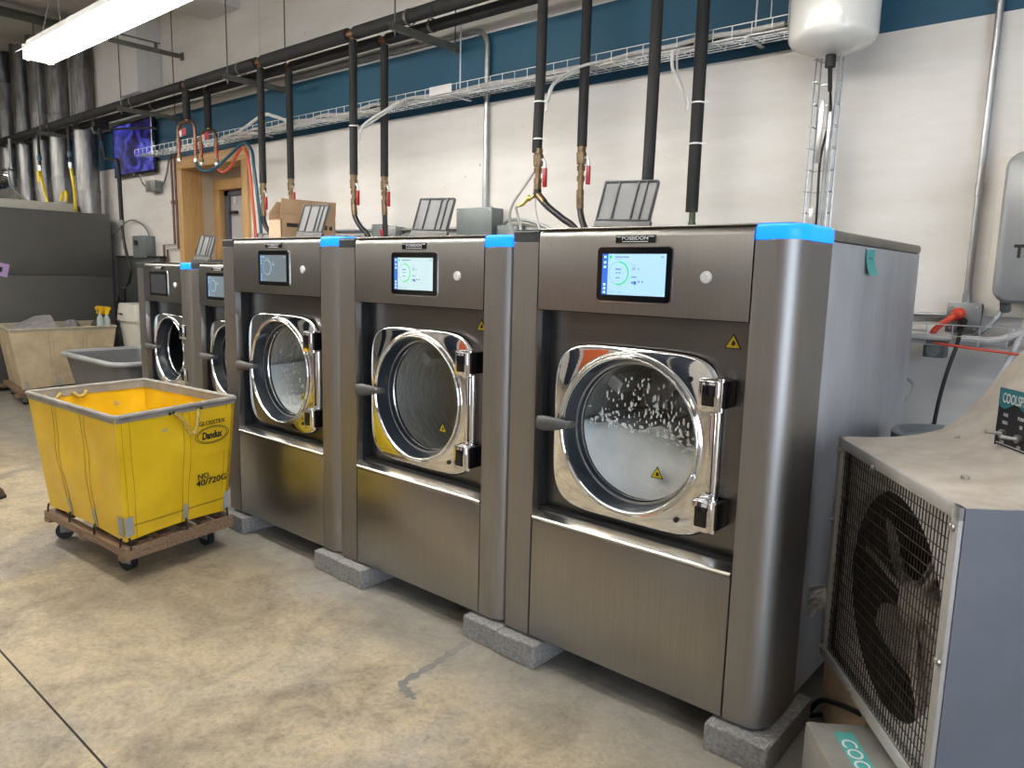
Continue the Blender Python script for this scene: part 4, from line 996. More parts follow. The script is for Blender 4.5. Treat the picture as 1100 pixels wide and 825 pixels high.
# ------------------------------------------------------------------ canvas basket trucks
def truck(name, label, rimq, baseq, zr, zb, canvas, rimm, loc, seams, dolly_z=.13, caster_in=.13, casters=True, strip='stitch', floor_cloth=True):
    """rimq/baseq: four corners (x,y) in order A,B,C,D around the basket"""
    t = thing(name, label, 'laundry cart', (loc[0], loc[1], 0))
    def pos(side, u, v):
        a, b = side, (side + 1) % 4
        r = V(rimq[a]).lerp(V(rimq[b]), u); q = V(baseq[a]).lerp(V(baseq[b]), u)
        p = q.lerp(r, v); return V((p.x, p.y, zb + (zr - zb) * v))
    def nrm(side):
        a, b = V(rimq[side]), V(rimq[(side + 1) % 4]); d = (b - a).normalized()
        n = V((d.y, -d.x, 0)); c = sum((V(q) for q in rimq), V((0, 0))) / 4
        if n.x * (a.x - c.x) + n.y * (a.y - c.y) < 0: n = -n
        return n
    def surf(side, u, v, out=0.):
        p = pos(side, u, v); n = nrm(side)
        e = sin(pi * u) * sin(pi * min(max(v, 0), 1))
        w = .012 * e * (1 + .5 * sin(7 * u + 5 * v + side)) + .0035 * sin(23 * u + 13 * v + side * 2) * min(1, 6 * u, 6 * (1 - u)) * sin(pi * min(max(v, 0), 1))
        p = p + n * (w + out)
        if v < .08: p.z += .012 * sin(pi * u)
        return p
    B = new(); ns, nz = 18, 14; rows = []
    for j in range(nz + 1):
        rows.append([B.verts.new(surf(s, i / ns, j / nz)) for s in range(4) for i in range(ns)])
    m = 4 * ns
    for a, b in zip(rows, rows[1:]):
        for k in range(m): B.faces.new((a[k], a[(k + 1) % m], b[(k + 1) % m], b[k]))
    if floor_cloth: B.faces.new(rows[0][::-1])
    o = part('canvas_body', B, canvas, t, sharp=70)
    sd = o.modifiers.new('thickness', 'SOLIDIFY'); sd.thickness = .006; sd.offset = -1
    # rim: padded tube
    B = new(); P = []
    for s in range(4):
        for u in (.03, .25, .5, .75, .97): P.append(pos(s, u, 1.0))
    P.append(P[0]); tube(B, P, .0125, 10, 0, 3)
    for s in range(4):      # binding below the tube
        loft(B, [[surf(s, i / 10, 1.0, .004) for i in range(11)], [surf(s, i / 10, .955, .004) for i in range(11)]], cap=False, closed=False)
        loft(B, [[surf(s, i / 10, 1.0, -.010) for i in range(11)], [surf(s, i / 10, .935, -.012) for i in range(11)]], cap=False, closed=False)
    part('rim', B, rimm, t, sharp=60)
    # vertical webbing
    for s, us in enumerate(seams):
        for u in us:
            B = new(); hw = .020 / max(.3, (V(rimq[s]) - V(rimq[(s + 1) % 4])).length)
            for off in (-hw, hw):
                loft(B, [[surf(s, u + off - .002, j / 14, .0015), surf(s, u + off, j / 14, .0035), surf(s, u + off + .002, j / 14, .0015)] for j in range(15)], cap=False, closed=False)
            part('webbing_seam', B, strip, t)
    return t, pos, surf, nrm

def patch(surf, s, u0, u1, v0, v1, out=.003, n=6):
    B = new(); G = [[surf(s, u0 + (u1 - u0) * i / n, v0 + (v1 - v0) * j / n, out) for i in range(n + 1)] for j in range(n + 1)]
    loft(B, G, cap=False, closed=False); return B

rimq = [(-1.632, -.811), (-1.795, -.144), (-2.716, -.215), (-2.636, -.859)]
baseq = [(-1.700, -.765), (-1.820, -.195), (-2.625, -.255), (-2.540, -.815)]
t, pos, surf, nrm = truck('laundry_cart', 'yellow canvas laundry cart on a wooden dolly in front of the washers', rimq, baseq, .815, .205, 'yellow', 'rim', (-2.17, -.51), [(.07, .55, .95), (), (.5,), (.33, .66)])
B = new()
for q in range(4):
    a, b = q, (q + 1) % 4
    loft(B, [[surf(s_, u, v, .002) for v in [k / 14 for k in range(15)]] for s_, u in ((a, .965), (a, .985), (a, .999), (b, .02), (b, .05))], cap=False, closed=False)
    break
part('corner_binding', B, 'stitch', t)
for s, us, w in ((3, (.33, .66), .018), (0, (.55,), .022)):
    for u in us: part('patch', patch(surf, s, u - w, u + w, .02, .17, .005), 'patch', t, label='grey reinforcement patch')
part('patch', patch(surf, 0, 0.0, .075, .04, .20, .005), 'patch', t); part('patch', patch(surf, 3, .935, 1.0, .04, .20, .005), 'patch', t)
part('patch', patch(surf, 0, .945, 1.0, .02, .18, .005), 'patch', t)
# label pocket and stencilled writing on the short side
pk = part('label_pocket', patch(surf, 0, .60, .965, .56, .92, .007), 'yellow', t)
a, b = V((*rimq[0], 0)), V((*rimq[1], 0)); xd = (b - a).normalized()
def on(u, v, out=.010): return surf(0, u, v, out)
upd = (on(.75, .8) - on(.75, .4)).normalized()
text('lettering', 'GLOSSTEX', on(.775, .83, .0115), xd, upd, .165, .022, 'ink', pk, .002, bold=.01)
text('lettering', 'Dandux', on(.775, .725, .0115), xd, upd, .125, .040, 'ink', pk, .002, bold=.03)
B = new(); c0 = on(.775, .725, .0115); n = xd.cross(upd)
for rs in (1., .88):
    P = [c0 + xd * (.105 * rs * cos(2 * pi * k / 40)) + upd * (.044 * rs * sin(2 * pi * k / 40)) for k in range(41)]
    tube(B, P, .0016, 5, 0, 0, False)
part('oval_mark', B, 'ink', pk)
text('lettering', 'NO.', on(.70, .385, .012), xd, upd, .075, .028, 'ink', t, .002, bold=.01)
text('lettering', '40/720G', on(.785, .325, .012), xd, upd, .19, .034, 'ink', t, .002, bold=.01)
B = new(); T0 = on(.36, .84, .006); bx(B, -.014, .014, -.001, .001, -.006, .006, 0, 0, Matrix.Translation(T0) @ Matrix.Rotation(math.atan2(xd.y, xd.x), 4, 'Z')); part('small_tag', B, 'beige', t)
B = new(); tube(B, [on(.44, .965, .012), on(.50, .90, .02), on(.545, .80, .022), on(.575, .775, .022), on(.605, .80, .022), on(.63, .90, .02), on(.645, .965, .012)], .010, 10); part('rope_handle', B, 'rope', t)
for u in (.44, .645, .41, .675):
    B = new(); ball(B, on(u, .965, .008), .008); part('rivet', B, 'blackm', t)
B = new(); tube(B, [surf(2, .55, .965, -.02), surf(2, .58, .93, -.03), surf(2, .63, .925, -.03), surf(2, .66, .965, -.02)], .010, 10); part('rope_handle', B, 'rope', t)
B = new(); tube(B, [surf(2, .76, .965, -.02), surf(2, .80, .93, -.03), surf(2, .86, .925, -.03), surf(2, .89, .965, -.02)], .010, 10); part('rope_handle', B, 'rope', t)
B = new(); c0 = surf(2, .3, .80, -.012); T = Matrix.Translation(c0) @ Matrix.Rotation(math.atan2(rimq[1][1] - rimq[2][1], rimq[1][0] - rimq[2][0]), 4, 'Z'); bx(B, -.06, -.03, -.002, .002, -.04, -.015, 0, 0, T); bx(B, .0, .045, -.002, .002, .0, .022, 0, 0, T); part('small_tag', B, 'beige', t)
# dolly: slats on bearers
def quadpt(q, s, u): return V((*q[0], 0)).lerp(V((*q[1], 0)), s).lerp(V((*q[3], 0)).lerp(V((*q[2], 0)), s), u)
baseo = [(-1.680, -.785), (-1.795, -.180), (-2.66, -.240), (-2.56, -.835)]
def bar(B, p0, p1, w, z0, z1):
    d = (p1 - p0).normalized(); n = V((-d.y, d.x, 0)) * w / 2
    prism(B, [((p0 + n).x, (p0 + n).y), ((p0 - n).x, (p0 - n).y), ((p1 - n).x, (p1 - n).y), ((p1 + n).x, (p1 + n).y)], z0, z1, 'z')
for s in (.22, .40, .60, .78):
    B = new(); bar(B, quadpt(baseo, s, .05), quadpt(baseo, s, .95), .065, .160, .178); part('dolly_slat', B, 'wood', t)
for s in (.03, .97):
    B = new(); bar(B, quadpt(baseo, s, 0), quadpt(baseo, s, 1), .045, .143, .180); part('dolly_rail', B, 'wood', t)
for u in (.025, .5, .975):
    B = new(); bar(B, quadpt(baseo, -.005, u), quadpt(baseo, 1.005, u), .05, .118, .1435 if u != .5 else .160); part('dolly_bearer', B, 'wood', t)
for u in (.012, .988):
    B = new(); bar(B, quadpt(baseo, .06, u), quadpt(baseo, .94, u), .022, .1435, .176); part('dolly_end_strip', B, 'wood', t)
B = new(); loft(B, [[surf(0, u, .115, .0015) for u in [k / 20 for k in range(21)]], [surf(0, u, .122, .004) for u in [k / 20 for k in range(21)]], [surf(0, u, .129, .0015) for u in [k / 20 for k in range(21)]]], cap=False, closed=False); part('hem_seam', B, 'stitch', t)
B = new()
for s, us in ((3, (.02, .33, .66, .98)), (0, (.02, .55, .98))):
    for u in us:
        p = surf(s, u, .03, .010); q = pos(s, u, 0) + nrm(s) * .018; tube(B, [p, (q.x, q.y, .20), (q.x, q.y, .165)], .005, 6, 0, 0)
part('steel_strap', B, 'blackm', t)
def caster(t, x, y, z, a, r=.045):
    B = new(); T = Matrix.Translation((x, y, r)) @ Matrix.Rotation(a, 4, 'Z')
    b = new(); cyl(b, (0, -.016, 0), (0, .016, 0), r, n=20); cyl(b, (0, -.02, 0), (0, .02, 0), r * .45, n=12); merge(B, b, T, 0)
    bx(B, -.02, .035, -.026, -.021, -.005, z - r - .008, .001, 1, T); bx(B, -.02, .035, .021, .026, -.005, z - r - .008, .001, 1, T); bx(B, -.035, .05, -.035, .035, z - r - .010, z - r, .001, 1, T)
    part('caster', B, ['blackm', 'boxgalv'], t, sharp=40)
for (x, y, a) in ((-1.872, -.690, .4), (-2.560, -.745, 1.1), (-1.925, -.262, .2), (-2.52, -.30, .7)): caster(t, x, y, .120, a)

# beige truck at the far left with its load
rq = [(-7.04, .265), (-7.10, 1.34), (-8.02, 1.45), (-7.97, .40)]; bq = [(-7.05, .36), (-7.12, 1.24), (-7.92, 1.36), (-7.90, .47)]
t2, pos2, surf2, nrm2 = truck('laundry_cart', 'old beige canvas laundry cart full of cloths at the far left', rq, bq, .80, .17, 'beige', 'beige_e', (-7.5, .85), [(.36, .69), (), (), (.5,)], strip='beige_e')
for u in (.03, .38, .7): part('patch', patch(surf2, 0, u, u + .045, .02, .15, .006), 'patch', t2)
B = new()
for u in (.05, .5, .95): bar(B, V((-7.02, .30, 0)).lerp(V((-7.08, 1.3, 0)), u) + V((.0, 0, 0)), V((-7.98, .42, 0)).lerp(V((-8.0, 1.42, 0)), u), .08, .13, .165)
part('dolly_slat', B, 'wood', t2)
B = new()
for u in (.06, .94): bar(B, V((-7.02, .28, 0)).lerp(V((-7.98, .4, 0)), u), V((-7.08, 1.32, 0)).lerp(V((-8.0, 1.43, 0)), u), .06, .09, .13)
part('dolly_bearer', B, 'wood', t2)
for (x, y) in ((-7.12, .40), (-7.16, 1.2), (-7.85, .5), (-7.9, 1.3)): caster(t2, x, y, .09, .6, .036)
def heap(name, c, sx, sy, sz, mm, label, seed, group=None):
    rnd = random.Random(seed); B = new(); n, m = 18, 9; ph = [rnd.uniform(0, 6) for _ in range(6)]; rows = []
    for j in range(m + 1):
        v = j / m; row = []
        for i in range(n):
            a = 2 * pi * i / n; k = 1 + .18 * sin(3 * a + ph[0]) + .12 * sin(5 * a + ph[1] + 3 * v)
            r = cos(v * pi / 2 * .98); row.append((c[0] + sx * r * k * cos(a), c[1] + sy * r * k * sin(a), c[2] + sz * sin(v * pi / 2) * (1 + .15 * sin(4 * a + ph[2]))))
        rows.append(row)
    loft(B, rows); return solo(name, B, mm, label, 'cloth', group, sharp=80)
GL = 'cloths piled in the beige cart'
B = new(); loft(B, [[(-7.85, .42, .66), (-7.3, .42, .66), (-7.3, .78, .66), (-7.85, .78, .66)], [(-7.8, .46, .76), (-7.3, .44, .76), (-7.3, .80, .80), (-7.8, .80, .80)], [(-7.75, .58, .83), (-7.42, .60, .84), (-7.4, .80, .875), (-7.72, .82, .87)], [(-7.7, .70, .90), (-7.5, .72, .915), (-7.48, .80, .92), (-7.68, .80, .91)]])
solo('folded_cloth', B, 'cloth', 'pale grey folded cloth standing out of the left of the beige cart', 'cloth', GL)
heap('cloth_bundle', (-7.45, 1.0, .72), .16, .10, .13, 'cloth', 'crumpled grey cloth bundle in the middle of the beige cart', 3, GL)
heap('cloth_bundle', (-7.3, 1.22, .72), .12, .08, .13, 'clothd', 'small black cloth by the spray bottles in the beige cart', 5, GL)
heap('cloth_bundle', (-7.55, .95, .45), .34, .40, .28, 'beige', 'beige cloth filling the bottom of the beige cart', 8, GL)
for k, (yy, zz) in enumerate(((1.205, .79), (1.275, .78))):
    t = thing('spray_bottle', ['left spray bottle with yellow trigger at the end of the beige cart', 'right spray bottle with yellow trigger at the end of the beige cart'][k], 'spray bottle', (-7.18, yy, zz - .02), 0, 'yellow trigger spray bottles')
    B = new(); lathe(B, [(0, 0), (.034, 0), (.038, .01), (.038, .10), (.03, .135), (.014, .16), (.013, .18)], (-7.18, yy, zz - .02), (0, 0, 1), 20); part('bottle', B, 'clearp', t)
    B = new(); z = zz + .15; prism(B, [(yy - .045, z + .045), (yy - .05, z + .075), (yy - .02, z + .09), (yy + .035, z + .085), (yy + .05, z + .06), (yy + .03, z + .05), (yy + .018, z), (yy - .018, z), (yy - .012, z + .05)], -7.195, -7.165, 'x'); bx(B, -7.185, -7.175, yy - .035, yy - .027, z + .0, z + .05); part('trigger', B, 'sprayyel', t)

# grey plastic tub truck
t = thing('tub_truck', 'grey plastic tub cart between the beige cart and the small washer', 'laundry cart', (-5.1, .7, 0))
B = new()
def ring(x0, x1, y0, y1, z, r=.1): return [(x, y, z) for x, y in rrect(x0, x1, y0, y1, r, 5)]
loft(B, [ring(-5.55, -4.60, .42, .98, .14, .06), ring(-5.57, -4.58, .40, 1.0, .17, .1), ring(-5.70, -4.47, .31, 1.08, .665, .13), ring(-5.705, -4.465, .305, 1.085, .685, .13), ring(-5.68, -4.49, .33, 1.06, .685, .11), ring(-5.54, -4.61, .43, .97, .2, .08)]); part('tub', B, 'tub', t, sharp=50)
B = new(); P = ring(-5.74, -4.435, .275, 1.115, .69, .15)
loft(B, [[(x, y, z + dz) for x, y, z in ring(-5.74 + i, -4.435 - i, .275 + i, 1.115 - i, .69, .15 - i * .5)] for i, dz in ((.045, -.02), (.0, -.022), (-.006, -.005), (.0, .012), (.02, .018), (.045, .010), (.05, -.01))], cap=False)
part('rim', B, 'tub_rim', t, sharp=70)
for (x, y) in ((-5.45, .5), (-4.7, .5), (-5.45, .9), (-4.7, .9)): caster(t, x, y, .14, .5, .05)
# off-white bin
t = thing('storage_bin', 'off white upright plastic bin behind the grey tub cart', 'bin', (-7.08, 1.66, 0))
def rect(x0, x1, y0, y1, z): return [(x0, y0, z), (x1, y0, z), (x1, y1, z), (x0, y1, z)]
B = new(); loft(B, [ring(-7.12, -6.80, 1.48, 1.74, 0, .03), ring(-7.22, -6.74, 1.42, 1.78, .86, .03)]); part('bin_body', B, 'binwhite', t)
B = new(); loft(B, [ring(-7.24, -6.72, 1.40, 1.79, .86, .03), ring(-7.24, -6.72, 1.40, 1.79, .90, .03), ring(-7.22, -6.75, 1.42, 1.775, 1.06, .03)]); part('bin_lid', B, 'binwhite', t)
B = new(); bx(B, -7.14, -7.06, 1.385, 1.402, .93, .95, .003); part('lid_latch', B, 'midplastic', t)

# ------------------------------------------------------------------ dryer bank and ducts on the far left
t = thing('dryer_bank', 'large dark grey metal cabinet end filling the left edge', 'dryer', (-10.5, .8, 0))
B = new(); bx(B, -13.0, -8.235, -.6, 1.76, .05, 2.10, .004); part('cabinet', B, 'paneldark', t)
B = new(); bx(B, -8.235, -8.2, -.58, 1.765, 1.352, 2.113, .003); part('upper_panel', B, 'panelgrey', t)
B = new(); bx(B, -8.235, -8.2, -.58, 1.765, .05, 1.346, .003); part('lower_panel', B, 'panelgrey', t)
B = new(); bx(B, -12.9, -8.55, -.4, 1.50, 2.10, 2.235, .004); part('top_duct', B, 'cream', t)
B = new(); bx(B, -12.9, -8.3, -.5, 1.7, 0, .05); part('plinth', B, 'blackm', t)
B = new(); T = Matrix.Translation((-8.1965, .565, 1.405)) @ Matrix.Rotation(radians(-14), 4, 'X'); bx(B, -.001, .001, -.06, .06, -.075, .075, 0, 0, T); bx(B, -.0005, .0022, -.03, .0, -.03, .03, 0, 1, T)
solo('paper_note', B, ['purple', 'ink'], 'purple paper note taped to the grey cabinet at the left edge', 'note')
B = new(); bx(B, -8.15, -6.95, 1.80, 1.899, 0, 1.60, .004); bx(B, -8.16, -6.94, 1.79, 1.899, 1.585, 1.605, .002, 1); solo('steel_wall_panel', B, ['paneldark', 'blackm'], 'low dark steel panel on the wall between grey cabinet and doorway', 'panel')
B = new(); cyl(B, (-7.95, 1.78, 1.02), (-7.95, 1.78, 1.20), .022, n=10); cyl(B, (-7.95, 1.77, 1.05), (-7.95, 1.70, 1.05), .02, n=10); cyl(B, (-7.95, 1.70, 1.0), (-7.95, 1.70, 1.10), .028, n=10); solo('gas_valve', B, 'blackm', 'small black valve on the low steel panel above the white bin', 'valve')
def duct(x, y, r, z0, z1, label, mm='duct', joints=(2.6, 3.1, 3.6, 4.1)):
    t = thing('exhaust_duct', label, 'duct', (x, y, z0), 0, 'round metal dryer ducts')
    B = new(); cyl(B, (x, y, z0), (x, y, z1), r, n=28); part('pipe', B, mm, t)
    for z in joints:
        if z0 < z < z1:
            B = new(); lathe(B, [(r, -.03), (r + .004, -.03), (r + .007, 0), (r + .004, .012), (r, .012)], (x, y, z), (0, 0, 1), 28); part('joint_band', B, mm, t)
duct(-8.60, 1.68, .135, 2.102, 4.5, 'rightmost round metal duct beside the television', joints=(2.42, 3.35, 3.9))
duct(-9.40, 1.66, .132, 2.236, 4.5, 'second round metal duct from the right, yellow hose in front', joints=(2.62, 3.42, 4.0))
duct(-9.98, 1.63, .125, 2.236, 4.5, 'third round metal duct from the right with a yellow tag before it', joints=(2.5, 3.5))
duct(-10.64, 1.62, .120, 2.236, 4.5, 'fourth round metal duct from the right, bluish and shiny', joints=(2.72, 3.3))
duct(-10.25, 1.765, .115, 2.24, 4.5, 'dark grey duct set back between the upper ducts', 'duct_dark', (3.9,))
duct(-11.30, 1.60, .125, 2.85, 4.1, 'short upright duct with a cap near the left edge', joints=(3.2, 3.7))
t = thing('duct_elbow', 'shiny ribbed foil duct elbow at the left edge', 'duct', (-11.4, 1.45, 2.3))
B = new(); C0 = V((-11.45, 1.3, 2.85)); P = [C0 + V((0, .33 * cos(radians(a)), -.33 * sin(radians(a)))) + V((.30 * (a / 90) ** 2 * .6, 0, 0)) for a in range(-10, 121, 6)]
tube(B, P, lambda u: .145 + .008 * (1 if int(u * 21) % 2 else 0), 20, 0, 0); part('foil_elbow', B, 'foil', t, sharp=20)
B = new(); lathe(B, [(.155, -.02), (.165, 0), (.155, .02)], P[2], (0, .2, 1), 24); part('clamp', B, 'boxgalv', t)
B = new(); cyl(B, (-11.30, 1.60, 4.1), (-11.22, 1.52, 4.5), .135, .15, n=24); solo('duct_cone', B, 'duct_dark', 'dark flared duct piece under the ceiling at the left edge', 'duct')
# yellow gas hoses
def yhose(label, pts, tag=False):
    t = thing('gas_hose', label, 'hose', pts[-1], 0, 'yellow gas hoses above the grey cabinet')
    p0 = V(pts[0]); B = new(); cyl(B, p0 + V((0, 0, .45)), p0, .018, n=10); cyl(B, p0 + V((0, 0, .16)), p0 + V((0, 0, .1)), .03, n=8, mi=1); cyl(B, p0 + V((0, 0, .04)), p0 - V((0, 0, .03)), .024, n=8, mi=2); part('black_pipe', B, ['blackm', 'hose_blue', 'galv'], t)
    B = new(); tube(B, pts, .017, 10); part('flex_hose', B, 'yhose', t)
    if tag: B = new(); x, y, z = pts[1]; bx(B, x - .06, x + .02, y - .03, y - .024, z - .07, z + .07, .001); part('tag', B, 'yhose', t)
yhose('left yellow gas hose with a yellow tag, before a duct', [(-9.09, 1.30, 2.68), (-9.08, 1.30, 2.58), (-9.0, 1.30, 2.42), (-8.9, 1.30, 2.24)], True)
yhose('right yellow gas hose hanging straight and hooking at the cabinet top', [(-8.06, 1.30, 2.64), (-8.04, 1.30, 2.56), (-7.99, 1.30, 2.35), (-7.99, 1.30, 2.2), (-8.03, 1.31, 2.14), (-8.10, 1.35, 2.13)])
B = new(); tube(B, [(-8.45, 1.30, 2.25), (-8.42, 1.32, 2.34), (-8.38, 1.33, 2.36), (-8.34, 1.33, 2.32), (-8.33, 1.32, 2.24)], .018, 8); solo('gas_hose', B, 'yhose', 'short yellow hose loop on top of the grey cabinet', 'hose')
B = new(); tube(B, [(-10.0, 1.2, 2.75), (-9.9, 1.2, 2.5), (-9.6, 1.25, 2.32), (-9.4, 1.3, 2.24)], .012, 8); solo('cable', B, 'boxgalv', 'thin grey cable sagging across the far left ducts', 'cable')
B = new(); cyl(B, (-10.2, 1.3, 3.15), (-10.2, 1.3, 2.75), .02, n=8); cyl(B, (-10.2, 1.3, 2.72), (-10.2, 1.3, 2.52), .05, .05, n=12); solo('gas_regulator', B, 'boxgalv', 'grey regulator hanging between the far left ducts', 'valve')
# black drop pipe beside the television
t = thing('gas_pipe', 'black pipe with two elbows dropping left of the television', 'pipe', (-7.3, 1.5, 1.25))
B = new(); tube(B, [(-7.70, 1.5, 3.12), (-7.69, 1.5, 3.05), (-7.565, 1.5, 2.76), (-7.545, 1.5, 2.71), (-7.50, 1.5, 2.695), (-7.26, 1.5, 2.67)], .02, 10, 0, 0); part('pipe', B, 'blackm', t)
B = new(); tube(B, [(-7.26, 1.5, 2.672), (-7.225, 1.5, 2.655), (-7.21, 1.5, 2.60), (-7.20, 1.5, 2.4), (-7.195, 1.5, 1.98)], .024, 10, 0, 0); part('pipe', B, 'blackm', t)
B = new(); tube(B, [(-7.195, 1.5, 1.98), (-7.18, 1.5, 1.82), (-7.13, 1.5, 1.66), (-7.02, 1.5, 1.47), (-7.06, 1.51, 1.38), (-7.2, 1.55, 1.30), (-7.40, 1.6, 1.26)], .017, 10); part('flex_hose', B, 'hose', t)
B = new(); cyl(B, (-7.70, 1.44, 3.1), (-7.70, 1.6, 3.1), .045, n=14); cyl(B, (-7.72, 1.44, 3.06), (-7.66, 1.44, 3.0), .02, n=10, mi=1); part('elbow', B, ['blackm', 'galv'], t)
B = new(); bx(B, -7.63, -7.57, 1.47, 1.5, 2.84, 2.90, .004); part('valve_knob', B, 'hose_blue', t)
B = new(); cyl(B, (-7.195, 1.5, 2.0), (-7.195, 1.5, 1.94), .032, n=10); part('union', B, 'boxgalv', t)
B = new(); tube(B, [(-7.62, 1.5, 3.03), (-7.2, 1.5, 3.0), (-6.4, 1.5, 2.93), (-6.2, 1.5, 2.9)], .012, 8); solo('cable', B, 'cordblk', 'black cable crossing in front of the television', 'cable')
# television
t = thing('television', 'wall-mounted television showing a blue picture', 'television', (-7.6, 1.87, 2.56))
B = new(); bx(B, -8.17, -7.042, 1.835, 1.87, 2.558, 3.184, .006); part('case', B, 'black', t)
B = new(); bx(B, -8.145, -7.067, 1.8335, 1.836, 2.594, 3.164); part('screen', B, 'tv', t)
B = new(); bx(B, -7.63, -7.59, 1.8325, 1.836, 2.567, 2.576); part('badge', B, 'galv', t)
B = new(); bx(B, -7.8, -7.4, 1.868, 1.899, 2.7, 2.95, .004); part('wall_mount', B, 'blackm', t)
cab([(-7.42, 1.82, 2.56), (-7.41, 1.84, 2.47), (-7.36, 1.86, 2.42), (-7.27, 1.87, 2.41)], .010, 'boxgalv', 'grey lead from the television to the round-cornered box below', 'wires below the television')
cab([(-7.05, 1.87, 2.38), (-6.95, 1.87, 2.40), (-6.84, 1.87, 2.52), (-6.76, 1.87, 2.68), (-6.70, 1.87, 2.72)], .010, 'boxgalv', 'grey cable looping from the box below the television to the tray', 'wires below the television')
wallbox('doorbell_box', -7.24, -7.0, 2.345, 2.465, .09, 'grey metal box just under the television', 'boxgalv')
t = wallbox('control_box', -7.62, -7.26, 1.59, 1.84, .11, 'grey control box with a knob on the wall right of the grey cabinet')
B = new(); cyl(B, (-7.50, 1.79, 1.76), (-7.50, 1.76, 1.76), .03, n=14); part('knob', B, 'blackm', t)
cab([(-8.45, 1.80, 1.72), (-8.25, 1.80, 1.82), (-8.0, 1.83, 1.98), (-7.8, 1.85, 2.04), (-7.55, 1.85, 2.0), (-7.38, 1.85, 1.92), (-7.30, 1.85, 1.83)], .009, 'boxgalv', 'grey cable looping over the control box at the left', 'wires at the control box')
# brown paired pipes beside the doorway
for k, (xo, zo) in enumerate(((0, 0), (.085, -.055))):
    t = thing('water_pipe', ['left brown pipe of the pair beside the pine doorway', 'right brown pipe of the pair beside the pine doorway'][k], 'pipe', (-6.98 + xo, 1.875, .05), 0, 'paired brown wall pipes')
    B = new(); tube(B, [(-6.715 + xo, 1.872, 2.78), (-6.705 + xo, 1.872, 1.745 + zo), (-6.985 + xo, 1.872, 1.735 + zo), (-7.0 + xo, 1.872, .05)], .0125, 10, 0, 0); part('pipe', B, 'coppint', t)
    B = new(); bx(B, -6.735 + xo, -6.685 + xo, 1.855, 1.895, 2.19, 2.23, .004); part('pipe_clip', B, 'copper', t)
# cardboard box on the small washer
t = thing('cardboard_box', 'open brown cardboard box standing on the half hidden small washer', 'box', (-2.43, .72, 1.529))
zb_ = Z0 + 1.419 + .006
B = new(); x0, x1, y0, y1, z1 = -2.505, -2.365, .515, .925, 1.845
for args in ((x0, x1, y0, y0 + .005, zb_, z1 - .04), (x0, x1, y1 - .005, y1, zb_, z1), (x0, x0 + .005, y0, y1, zb_, z1), (x1 - .005, x1, y0, y1, zb_, z1), (x0, x1, y0, y1, zb_, zb_ + .005)): bx(B, *args)
part('carton', B, 'card', t)
B = new(); bx(B, x0 + .001, x1 - .004, y0 - .001, y0 + .003, zb_, z1 - .045); part('pale_end', B, 'card_l', t, label='pale cardboard end')
B = new(); loft(B, [[(x1 - .002, y0, z1 - .002), (x1 - .002, y1, z1 - .002), (x1 + .003, y1, z1 - .002), (x1 + .003, y0, z1 - .002)], [(x1 + .005, y0 + .0, 1.932), (x1 + .005, y1 + .0, 1.938), (x1 + .01, y1 + .0, 1.938), (x1 + .01, y0 + .0, 1.932)]]); part('flap', B, 'card', t)
B = new(); loft(B, [[(x0, y0 + .0, z1), (x0 + .005, y0, z1), (x0 + .005, y1, z1), (x0, y1, z1)], [(x0 + .012, y0 + .05, 1.92), (x0 + .017, y0 + .05, 1.92), (x0 + .017, y1, 1.93), (x0 + .012, y1, 1.93)]]); part('flap', B, 'card', t)
B = new(); bx(B, x1 - .0005, x1 + .0006, y0 + .04, y0 + .16, 1.76, 1.785); bx(B, x1 - .0005, x1 + .0006, y1 - .125, y1 - .105, 1.755, 1.775); bx(B, x1 - .0005, x1 + .0006, y1 - .09, y1 - .065, 1.755, 1.785); bx(B, x1 - .0005, x1 + .0006, y1 - .05, y1 - .025, 1.755, 1.78)
part('printed_marks', B, 'ink', t)

# ------------------------------------------------------------------ evaporative cooler, front right
TL = V((1.115, .385, 0)); g = V((.596, -.803, 0)); d = V((.803, .596, 0)); W_ = .757
CM = Matrix(((g.x, d.x, 0, TL.x), (g.y, d.y, 0, TL.y), (0, 0, 1, 0), (0, 0, 0, 1)))     # local: x along the grille, y into the body, z up
ct = thing('evaporative_cooler', 'grey box fan cooler with a wire grille at the right foreground', 'cooler', TL + g * .38 + d * .35)
def cpart(name, B, mats, parent=None, label=None, sharp=32, kind=None):
    bmesh.ops.transform(B, matrix=CM, verts=list(B.verts)); return part(name, B, mats, parent or ct, label=label, sharp=sharp, kind=kind)
zl, zh, Dp = .245, 1.0, .80
prof = [(.0, zh), (.10, 1.001), (.17, 1.006), (.24, 1.016), (.31, 1.038), (.36, 1.075), (.40, 1.118), (.44, 1.176), (.48, 1.234), (.54, 1.312), (.60, 1.385), (.68, 1.46), (.80, 1.55)]
B = new(); P = prof + [(Dp, 1.50), (.66, 1.42), (.58, 1.33), (.5, 1.225), (.42, 1.10), (.36, 1.045), (.30, 1.012), (.22, .995), (.0, .985)]
prism(B, P, .0, W_, 'x'); cpart('top_hood', B, 'cool_top', sharp=40)
B = new()
side = [(0, zl)] + [(0, zh - .001)] + [(a, b - .003) for a, b in prof[1:]] + [(Dp, zl)]
prism(B, side, W_ - .004, W_ + .004, 'x'); prism(B, side, -.004, .004, 'x'); bx(B, 0, W_, Dp - .01, Dp, zl, 1.55); bx(B, 0, W_, .0, Dp, zl - .006, zl + .006)
cpart('side_panels', B, 'cool_side')
B = new(); f = .034     # grille frame
for a in ((0, W_, zh - f, zh), (0, W_, zl, zl + f), (0, f, zl, zh), (W_ - f, W_, zl, zh)): bx(B, a[0], a[1], -.012, .014, a[2], a[3], .003)
fr = cpart('grille_frame', B, 'cool_frame')
B = new()
k = f
